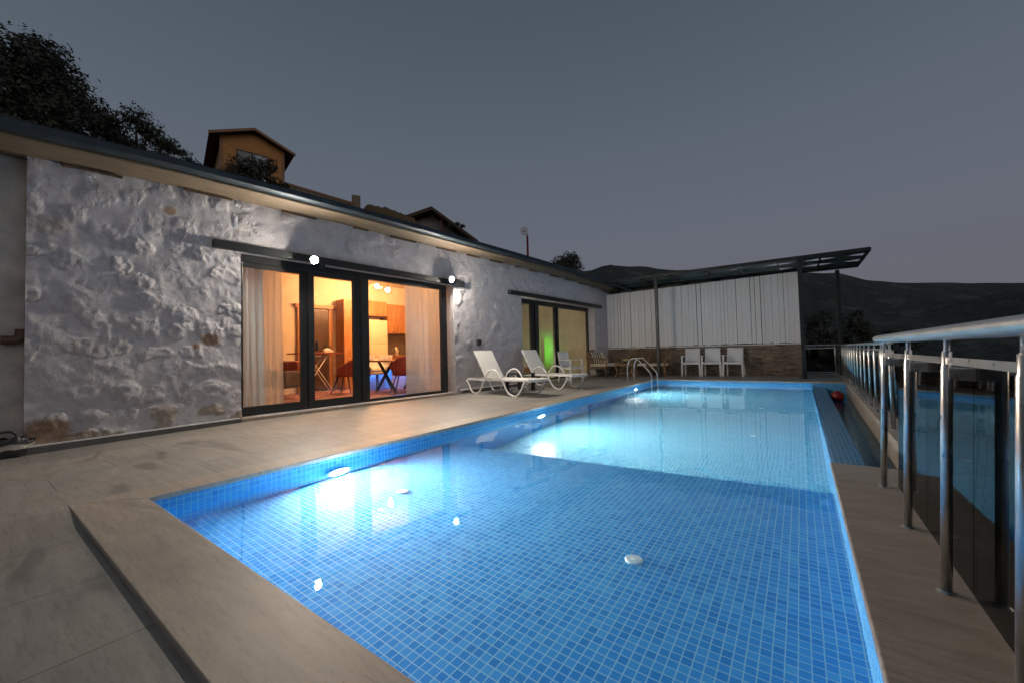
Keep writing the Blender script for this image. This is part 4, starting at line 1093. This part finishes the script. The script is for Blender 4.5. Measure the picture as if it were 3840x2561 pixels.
t = thing('dining_table', 'wooden dining table on crossed black legs under the pendant lamps', 'dining table', (-8.05, 6.35, .045), math.radians(0))
MB().box((-.42, -.62, .72), (.42, .62, .76)).build('table_top', 'oak', t, bevel=.008)
for y in (-.42, .42):
    MB().beam((-.34, y, 0), (.30, y, .72), .05, .05, (0, 1, 0)).beam((.34, y + .055, 0), (-.30, y + .055, .72), .05, .05, (0, 1, 0)).build('leg', 'black_metal', t)

t = thing('ironing_board', 'ironing board standing open in front of the dark inner door', 'ironing board', (-9.45, 5.02, .045), math.radians(90))
MB().prism([(-.62, .945), (-.60, .975), (.58, .975), (.62, .96), (.60, .945)], -.17, .17).build('board', 'red_fabric', t, bevel=.008)
for y in (-.10, .10):
    MB().tube([(-.40, y, 0), (.25, y, .945)], .013, 8).build('leg', 'white_plastic', t, smooth=True)
    MB().tube([(.40, y * .8, 0), (-.25, y * .8, .945)], .013, 8).build('leg', 'white_plastic', t, smooth=True)
t = thing('steam_iron', 'white iron standing on the ironing board', 'iron', (-9.45, 5.32, 1.021), math.radians(90))
MB().prism([(-.14, 0), (.13, 0), (.10, .05), (.02, .10), (-.08, .11), (-.13, .06)], -.05, .05).build('body', 'white_gloss', t, bevel=.02)
MB().tube(bez([(.08, 0, .07), (.04, 0, .14), (-.06, 0, .16), (-.12, 0, .10)], 5), .014, 8).build('handle', 'dark_plastic', t, smooth=True)

t = thing('lounge_chair', 'grey upholstered lounge chair half hidden by the left curtain', 'lounge chair', (-8.95, 4.02, .045), math.radians(20))
MB().box((-.36, -.36, .24), (.36, .34, .44)).build('seat', 'grey_fabric', t, bevel=.05)
MB().hexa([(-.36, .22, .30), (.36, .22, .30), (.36, .38, .30), (-.36, .38, .30)], [(-.34, .32, .80), (.34, .32, .80), (.34, .46, .80), (-.34, .46, .80)]).build('backrest', 'grey_fabric', t, bevel=.05)
MB().box((-.22, .12, .46), (.24, .26, .80)).build('cushion', 'red_fabric', t, bevel=.05)
for a_ in (-1, 1):
    MB().box((a_ * .33 - .06, -.34, .26), (a_ * .33 + .06, .36, .60)).build('armrest', 'grey_fabric', t, bevel=.04)
    for b_ in (-1, 1): MB().tube([(a_ * .28, b_ * .27, .24), (a_ * .33, b_ * .33, 0)], [.022, .013], 8).build('leg', 'black_metal', t, smooth=True)

t = thing('rug', 'patterned reddish rug on the room floor', 'rug', (-8.6, 5.3, .046), 0)
MB().box((-1.2, -1.6, 0), (1.3, 1.5, .008)).build('pile', simple('patterned_rug', (0.30, 0.14, 0.13), 0.95, 0, 0.8, 5), t)

def cupboard(label, s0, s1, i0, i1, z0, z1, nd, mat='oak', handle=True, doorsz=None):
    t = thing('cupboard', label, 'cupboard', HL(s0, i0, z0), HROT, 'orange wood kitchen cupboards')
    W_, D_, Hh = s1 - s0, i1 - i0, z1 - z0
    MB().box((0, .022, 0), (W_, D_, Hh)).build('carcass', mat, t)
    for k in range(nd):
        a, b_ = W_ * k / nd, W_ * (k + 1) / nd
        dr_ = MB().box((a + .004, 0, .004), (b_ - .004, .020, Hh - .004)).build('door', mat, t, bevel=.004)
        MB().box(((a + b_) / 2 - .05, -.025, .04), ((a + b_) / 2 + .05, -.012, .055)).build('handle', 'black_metal', dr_)
    return t
cupboard('tall orange wood cupboard left of the fridge, behind the middle pane', 5.38, 5.98, 3.36, 3.795, .045, 2.44, 1)
cupboard('orange wood cupboard above the cream fridge', 6.06, 6.70, 3.36, 3.795, 2.04, 2.46, 1)
cupboard('orange wood wall cupboard above the patterned splashback', 6.74, 7.62, 3.40, 3.795, 1.56, 2.42, 2)
t = thing('fridge', 'cream fridge recessed between the wooden cupboards', 'fridge', HL(6.10, 3.32, .045), HROT)
MB().box((0, .03, 0), (.58, .475, 1.88)).build('cabinet', 'fridge', t, bevel=.01)
MB().box((.005, 0, .02), (.575, .028, 1.20)).build('door', 'fridge', t, bevel=.008)
MB().box((.005, 0, 1.21), (.575, .028, 1.87)).build('freezer_door', 'fridge', t, bevel=.008)
t = thing('kitchen_counter', 'kitchen counter with wood worktop and blue light strip below', 'kitchen counter', HL(6.72, 3.20, .045), HROT)
MB().box((0, .06, .10), (1.56, .595, .84)).build('base_units', 'oak', t)
MB().box((-.02, 0, .842), (1.56, .598, .88)).build('worktop', 'oak', t, bevel=.004)
MB().box((.02, .575, .882), (1.55, .598, 1.50)).build('splashback', 'splash', t)
t = thing('bar_unit', 'low bar unit with bright blue light strips under its shelf, behind the table', 'bar unit', HL(5.42, 2.35, .045), HROT)
MB().box((0, 0, .50), (1.5, .40, .54)).build('top', 'white_gloss', t, bevel=.004)
MB().box((0, .36, 0), (1.5, .40, .498)).build('back_panel', 'white_gloss', t)
for x in (0, .74, 1.46): MB().box((x, .02, 0), (x + .04, .358, .498)).build('divider', 'white_gloss', t)
MB().box((.05, .30, .44), (.73, .34, .48)).box((.79, .30, .44), (1.45, .34, .48)).build('light_strip', 'led_blue', t)
for x, wd, nm in ((.10, .30, 'white framed picture leaning on the bar unit at the left'), (.50, .42, 'wide pale picture leaning on the bar unit')):
    t = thing('picture', nm, 'picture', HL(5.42 + x, 2.62, .59), HROT)
    MB().box((0, 0, 0), (wd, .03, .34)).build('frame', 'white_gloss', t); MB().box((.025, -.006, .025), (wd - .025, -.001, .315)).build('print', 'screen', t)
t = thing('kettle', 'tall dark kettle on the kitchen worktop', 'kettle', HL(7.06, 3.46, .926))
MB().lathe([(0, 0), (.07, 0), (.075, .02), (.06, .20), (.045, .23), (.012, .24), (.012, .26), (0, .26)], 20).build('jug', 'steel', t, smooth=True)
MB().tube(bez([(.06, 0, .19), (.12, 0, .19), (.125, 0, .08), (.075, 0, .04)], 5), .010, 8).build('handle', 'dark_plastic', t, smooth=True)

# bedroom behind the far door: a green light strip by the end wall, an unseen warm lamp lighting it
t = thing('green_light', 'green light strip on the end wall behind the far sliding door', 'light strip', HL(13.78, 2.78, .50), HROT)
MB().box((-.05, -.09, 0), (-.04, .09, 1.0)).build('channel', 'cream_wall', t); MB().box((-.038, -.02, .02), (-.02, .02, .98)).build('strip', 'led_green', t)
t = thing('unseen_lamp', 'unseen warm lamp that lights the far room from out of view', 'lamp', HL(9.25, 1.35, .045))
MB().lathe([(0, 0), (.09, 0), (.09, .015), (.015, .03), (.015, .45), (0, .45)], 18).build('stand', 'black_metal', t, smooth=False)
MB().sphere((0, 0, .56), .12, 18, 12).build('shade', 'unseen_lamp_glow', t, smooth=True)
t = thing('bed', 'low bed with a cream cover in the far room', 'bed', HL(10.6, 2.1, .045), HROT)
MB().box((0, 0, .12), (1.5, 1.9, .32)).build('bed_base', 'oak', t); MB().box((.02, .02, .322), (1.48, 1.88, .54)).build('mattress', 'cream', t, bevel=.05)

# ------------------------------------------------------------------ vegetation
def leaf_cloud(mb, c, rx, ry, rz, n, size, rnd, seed):
    for _ in range(n):
        d = Vector((rnd.gauss(0, 1), rnd.gauss(0, 1), rnd.gauss(0, 1))).normalized()
        k = rnd.random() ** .45
        lump = 1 + .38 * noise.noise(d * 2.3 + Vector((seed, 0, 0))) + .22 * noise.noise(d * 6 + Vector((0, seed, 0)))
        p = Vector(c) + Vector((d.x * rx, d.y * ry, d.z * rz)) * k * lump
        # clumping: leave gaps
        if noise.noise(p * (1.1 / max(.25, rx * .35)) + Vector((seed, seed, 0))) < -.16: continue
        nrm = (d + Vector((rnd.uniform(-1, 1), rnd.uniform(-1, 1), rnd.uniform(-.4, 1)))).normalized()
        a = nrm.orthogonal().normalized(); b_ = nrm.cross(a); th = rnd.uniform(0, 2 * PI)
        u = a * math.cos(th) + b_ * math.sin(th); w_ = nrm.cross(u); s_ = size * rnd.uniform(.45, 1.5)
        mb.add([p - u * s_, p + w_ * s_ * .42 + nrm * s_ * .1, p + u * s_, p - w_ * s_ * .42 + nrm * s_ * .1], [(0, 1, 2, 3)])
def tree(name, label, cat, blobs, base, mat='leaf', dens=900, leaf=.09, trunk_r=.16, group=None, seed=1):
    """blobs: (centre, radius) list; base: foot of the trunk"""
    rnd = random.Random(seed); base = Vector(base)
    t = thing(name, label, cat, base, 0, group)
    mb = MB()
    for k, (c, r) in enumerate(blobs):
        leaf_cloud(mb, Vector(c) - base, r, r, r * .9, int(1.6 * dens * r * r) + 160, leaf, rnd, seed * 3.1 + k)
    mb.build('crown', mat, t, fixn=False)
    tb = MB()
    top = sum((Vector(c) for c, r in blobs), Vector()) / len(blobs) - base
    mid = Vector((top.x * .35, top.y * .35, top.z * .5))
    tb.tube(bez([(0, 0, -.4), tuple(mid * .5), tuple(mid), tuple(top * .8)], 4), [trunk_r * (1.3 - k * .07) for k in range(13)], 9)
    for c, r in blobs:
        e = Vector(c) - base; st = mid * rnd.uniform(.7, 1.1)
        tb.tube(bez([tuple(st), tuple(lerp(st, e, .5) + Vector((rnd.uniform(-.2, .2), rnd.uniform(-.2, .2), .1))), tuple(e)], 3), [trunk_r * .5 * (1 - .11 * k) for k in range(7)], 6)
        for _ in range(4):
            d = Vector((rnd.gauss(0, 1), rnd.gauss(0, 1), rnd.gauss(.4, 1))).normalized() * r * .8
            tb.tube([tuple(e), tuple(e + d * .5 + Vector((0, 0, .05))), tuple(e + d)], [trunk_r * .16, trunk_r * .1, .008], 5)
    tb.build('trunk', 'bark', t, smooth=True)
    return t
def pxblobs(L, d):
    out = []
    for px, py, r, *dd in L:
        D = d + (dd[0] if dd else 0); c = at(px, py, D); depth = (c - Vector((0, 0, CAMZ))).dot(FWD)
        cosx = 1 / math.sqrt(1 + ((px - 1920) / 1497) ** 2)
        out.append((c, r * depth / 1497 * (.5 + .5 * cosx)))
    return out
def foot(px, d):
    p = at(px, 1300, d); return (p.x, p.y, ground_z(p.x, p.y) - .05)
GT = 'dark evergreen trees on the hillside behind the house'
tree('oak_tree', 'largest dark evergreen tree, at the top left above the roof', 'tree',
     pxblobs([(60, 230, 150), (165, 215, 105, .6), (-60, 330, 190), (130, 360, 160), (240, 330, 110, .5), (330, 430, 100), (210, 480, 160, -.5), (40, 500, 170, -.8), (400, 470, 70, .3)], 17), foot(60, 17), dens=2600, leaf=.062, group=GT, seed=4)
tree('oak_tree', 'smaller dark tree standing right of the largest one, above the roof edge', 'tree',
     pxblobs([(510, 450, 62), (430, 530, 85), (560, 500, 60), (490, 560, 75, -.4), (610, 540, 45)], 18.5), foot(500, 18.5), dens=3000, leaf=.052, group=GT, seed=9)
tree('shrub', 'low dark shrub between the trees and the timber house', 'shrub',
     pxblobs([(650, 560, 42), (600, 590, 50), (700, 600, 34), (560, 600, 55), (740, 625, 24)], 20), foot(640, 20), dens=3200, leaf=.045, trunk_r=.07, group=GT, seed=13)
tree('shrub', 'rounded dark bush in front of the timber house window', 'shrub',
     pxblobs([(900, 632, 55), (965, 640, 62), (865, 660, 45), (1010, 625, 36), (930, 680, 50)], 26), foot(930, 26), dens=1500, leaf=.07, trunk_r=.08, group=GT, seed=17)
tree('shrub', 'small dark bush at the right foot of the timber house', 'shrub',
     pxblobs([(1030, 690, 32), (1065, 702, 22), (1000, 700, 30)], 26.5), foot(1035, 26.5), dens=2400, leaf=.06, trunk_r=.06, group=GT, seed=19)
tree('oak_tree', 'round dark tree beside the lamp post, above the end of the roof', 'tree',
     pxblobs([(2120, 985, 42), (2150, 972, 26), (2085, 1000, 30), (2155, 1010, 36), (2040, 1010, 26), (2110, 1030, 50), (2010, 1015, 14)], 34), foot(2110, 34), dens=900, leaf=.10, group=GT, seed=23)
tree('shrub', 'small leafy shrub growing behind the far red roof', 'shrub',
     pxblobs([(1665, 822, 9), (1715, 842, 12), (1735, 850, 9), (1690, 850, 14)], 33), foot(1700, 33), dens=1500, leaf=.07, trunk_r=.05, group=GT, seed=29)
GB = 'bushes beyond the far end of the railing'
tree('bush', 'scrubby bush beyond the far railing, left of the rear pergola post', 'bush',
     pxblobs([(3050, 1215, 55), (3090, 1190, 40), (3040, 1270, 60), (3110, 1260, 50)], 20), (at(3070, 1300, 20).x, at(3070, 1300, 20).y, -2.0), 'leaf2', 900, .06, .06, GB, 31)
tree('bush', 'scrubby bush beyond the railing corner, right of the rear pergola post', 'bush',
     pxblobs([(3190, 1215, 50), (3240, 1240, 40), (3170, 1270, 55), (3260, 1275, 40), (3220, 1180, 26)], 21), (at(3210, 1300, 21).x, at(3210, 1300, 21).y, -2.0), 'leaf2', 900, .06, .06, GB, 37)
tree('bush', 'dark bush farther down the slope, seen above the handrail', 'bush',
     pxblobs([(3340, 1255, 30), (3370, 1270, 34), (3320, 1280, 36), (3420, 1290, 40)], 27), (at(3360, 1300, 27).x, at(3360, 1300, 27).y, -2.6), 'leaf', 700, .08, .06, GB, 41)
tree('bush', 'dark low bush behind the short far railing', 'bush',
     pxblobs([(2950, 1340, 60), (3010, 1345, 55), (3080, 1345, 55), (3130, 1350, 50)], 18.5), (at(3030, 1300, 18.5).x, at(3030, 1300, 18.5).y, -2.0), 'leaf', 900, .06, .06, GB, 43)

# ------------------------------------------------------------------ timber house on the hill
CL, CR = Vector((-28.694, 8.754, 0)), Vector((-27.60, 13.296, 0)); E_ = (CR - CL).normalized(); crot = math.atan2(E_.y, E_.x)
gz = 9.6
t = thing('timber_house', 'orange timber house with a gable roof on the hillside', 'timber house', CL + Vector((0, 0, gz)), crot)
W_ = 4.67; zE = 14.943 - gz; zA = 15.889 - gz; DP = 6.0
wall = [(.60, 0), (4.06, 0), (4.06, zE - .12 + (4.67 - 4.06) * .40), (2.35, zA - .16), (.60, zE - .12 + .60 * .40)]
MB().prism(wall, .45, DP).build('wall', 'cabin_wood', t)
tm_ = MB()
for x in (.60, 4.06): tm_.box((x - .07, .40, 0), (x + .07, .449, zE + .12))
tm_.build('corner_trim', 'cabin_trim', t)
rf = MB()
for (x0, z0, x1, z1) in ((-.02, zE - .03, 2.35, zA), (4.69, zE - .03, 2.35, zA)):
    rf.hexa([(x0, 0, z0 - .07), (x1, 0, z1 - .07), (x1, DP + .3, z1 - .07), (x0, DP + .3, z0 - .07)], [(x0, 0, z0), (x1, 0, z1), (x1, DP + .3, z1), (x0, DP + .3, z0)])
R_ = rf.build('roof', 'cabin_roof', t)
bg_ = MB()
for (x0, z0, x1, z1) in ((-.06, zE - .05, 2.35, zA + .0), (4.73, zE - .05, 2.35, zA + .0)):
    bg_.hexa([(x0, -.05, z0 - .14), (x1, -.05, z1 - .14), (x1, -.005, z1 - .14), (x0, -.005, z0 - .14)], [(x0, -.05, z0 + .03), (x1, -.05, z1 + .03), (x1, -.005, z1 + .03), (x0, -.005, z0 + .03)])
bg_.build('barge_board', 'cabin_trim', R_)
wz0, wz1 = 12.35 - gz, 14.43 - gz
W2 = MB().box((1.41, .41, wz0), (3.13, .449, wz0 + .06)).box((1.41, .41, wz1 - .06), (3.13, .449, wz1)).box((1.41, .41, wz0), (1.47, .449, wz1)).box((3.07, .41, wz0), (3.13, .449, wz1)).box((2.22, .41, wz0), (2.30, .449, wz1)).build('window', 'black_metal', t)
for x0_, x1_ in ((1.47, 2.22), (2.30, 3.07)): MB().box((x0_, .425, wz0 + .06), (x1_, .44, wz1 - .06)).build('pane', 'glass', W2)
MB().box((1.45, .446, wz0), (2.22, .4485, wz1)).build('pane_backing', 'black_metal', W2)  # plain black sheet behind the left pane
MB().box((2.30, .446, wz0), (3.1, .4485, wz1)).build('pane_backing', simple('pale_sky_curtain', (.45, .5, .55)), W2)  # pale colour stands in for reflected sky, with a curtain behind the pane

# stone garden wall, thatch and second house along the slope
a, b_ = at(1060, 745, 31), at(1325, 805, 31); a.z -= .0
t = thing('garden_wall', 'rubble garden wall with a timber coping and end pillar on the hillside', 'garden wall', (a.x, a.y, 0), math.atan2((b_ - a).y, (b_ - a).x))
LW = math.hypot((b_ - a).x, (b_ - a).y)
za, zb = at(1060, 690, 31).z, at(1322, 768, 31).z
MB().hexa([(0, 0, za - 3), (LW, 0, zb - 3), (LW, .35, zb - 3), (0, .35, za - 3)], [(0, 0, za), (LW, 0, zb), (LW, .35, zb), (0, .35, za)]).build('masonry', 'rubble', t)
MB().hexa([(0, -.06, za + .002), (LW, -.06, zb + .002), (LW, .41, zb + .002), (0, .41, za + .002)], [(0, -.06, za + .14), (LW, -.06, zb + .14), (LW, .41, zb + .14), (0, .41, za + .14)]).build('coping', 'cabin_trim', t)
zp = at(1330, 732, 31).z
MB().box((LW + .002, -.03, zp - 4), (LW + .50, .42, zp)).build('pillar', 'rubble', t, bevel=.03)
MB().box((LW - .10, -.09, zp - 4), (LW - .02, -.032, zp - .05)).build('corner_post', 'cabin_trim', t)

p = at(1455, 850, 30)
t = thing('thatch_shelter', 'long mound of dry thatch behind the roof edge', 'thatched shelter', (p.x, p.y, 0), math.atan2(at(1560, 850, 30).y - at(1350, 850, 30).y, at(1560, 850, 30).x - at(1350, 850, 30).x))
L2 = (at(1560, 850, 30) - at(1350, 850, 30)).length / 2
zs = [at(1350, 790, 30).z, at(1380, 772, 30).z, at(1470, 790, 30).z, at(1555, 825, 30).z, at(1600, 850, 30).z]
def thf(u, v):
    z = table(u, [(0, zs[0] - .5), (.06, zs[0]), (.15, zs[1]), (.5, zs[2]), (.9, zs[3]), (1, zs[4])])
    a_ = PI * v; nn = 1 + .14 * noise.noise(Vector((u * 30, v * 6, 2)))
    return (lerp(-L2, L2 * 1.15, u), -math.cos(a_) * 1.2, z - 1.6 + 1.6 * math.sin(a_) ** .6 * nn)
MB().grid(thf, 70, 14).build('thatch', 'thatch', t, smooth=True)
for x in (-L2 * .9, L2 * .9): MB().tube([(x, 0, zs[3] - 4), (x, 0, zs[3] - .6)], .08, 8).build('post', 'bark', t)

l, ap, r_ = at(1520, 808, 33), at(1597, 788, 33), at(1792, 905, 33)
t = thing('tiled_house', 'far house with a dark red gable roof showing above the roof edge', 'house', (l.x, l.y, 0), math.atan2((r_ - l).y, (r_ - l).x))
W3 = math.hypot((r_ - l).x, (r_ - l).y); xa = W3 * .36; zA3, zL3, zR3 = ap.z + .1, l.z - .35, r_.z - .1
rf = MB()
rf.hexa([(-.4, 0, zL3), (xa, 0, zA3), (xa, 6, zA3), (-.4, 6, zL3)], [(-.4, 0, zL3 + .12), (xa, 0, zA3 + .12), (xa, 6, zA3 + .12), (-.4, 6, zL3 + .12)])
rf.hexa([(W3, 0, zR3), (xa, 0, zA3), (xa, 6, zA3), (W3, 6, zR3)], [(W3, 0, zR3 + .12), (xa, 0, zA3 + .12), (xa, 6, zA3 + .12), (W3, 6, zR3 + .12)])
rf.build('roof', 'cabin_roof', t)
bb = MB()
for x0, z0 in ((-.42, zL3), (W3 + .02, zR3)):
    bb.hexa([(x0, -.06, z0 - .12), (xa, -.06, zA3 - .12), (xa, -.004, zA3 - .12), (x0, -.004, z0 - .12)], [(x0, -.06, z0 + .15), (xa, -.06, zA3 + .15), (xa, -.004, zA3 + .15), (x0, -.004, z0 + .15)])
bb.build('barge_board', 'brown_wood', t)
MB().prism([(.3, zR3 - 3), (W3 - .6, zR3 - 3), (W3 - .6, zR3 + .1), (xa, zA3 - .12), (.3, zL3 + .1)], 1.2, 5.8).build('wall', 'plaster', t)
MB().box((W3 * .48, .3, zR3 - 3), (W3 * .48 + .12, .42, zA3 - .35)).build('porch_post', 'red_paint', t)

# lamp post with a clear globe
p = at(1980, 985, 26); zt = at(1978, 885, 26).z; gzp = ground_z(p.x, p.y)
t = thing('street_lamp', 'red lamp post with an unlit glass globe behind the roof', 'lamp post', (p.x, p.y, gzp))
MB().tube([(0, 0, -.2), (0, 0, zt - gzp)], [.09, .07], 12).build('pole', 'red_paint', t, smooth=True)
gc = at(1966, 868, 26); gq = gc - Vector((p.x, p.y, gzp))
MB().tube([(0, 0, zt - gzp - .05), (0, 0, zt - gzp + .1), tuple(Vector((gq.x * .6, gq.y * .6, gq.z - .22)))], .035, 8).build('arm', 'white_plastic', t)
MB().sphere(gq, .27, 22, 14).build('globe', 'globe', t, smooth=True)
MB().sphere(gq, .07, 12, 8).build('bulb', 'white_gloss', t, smooth=True)
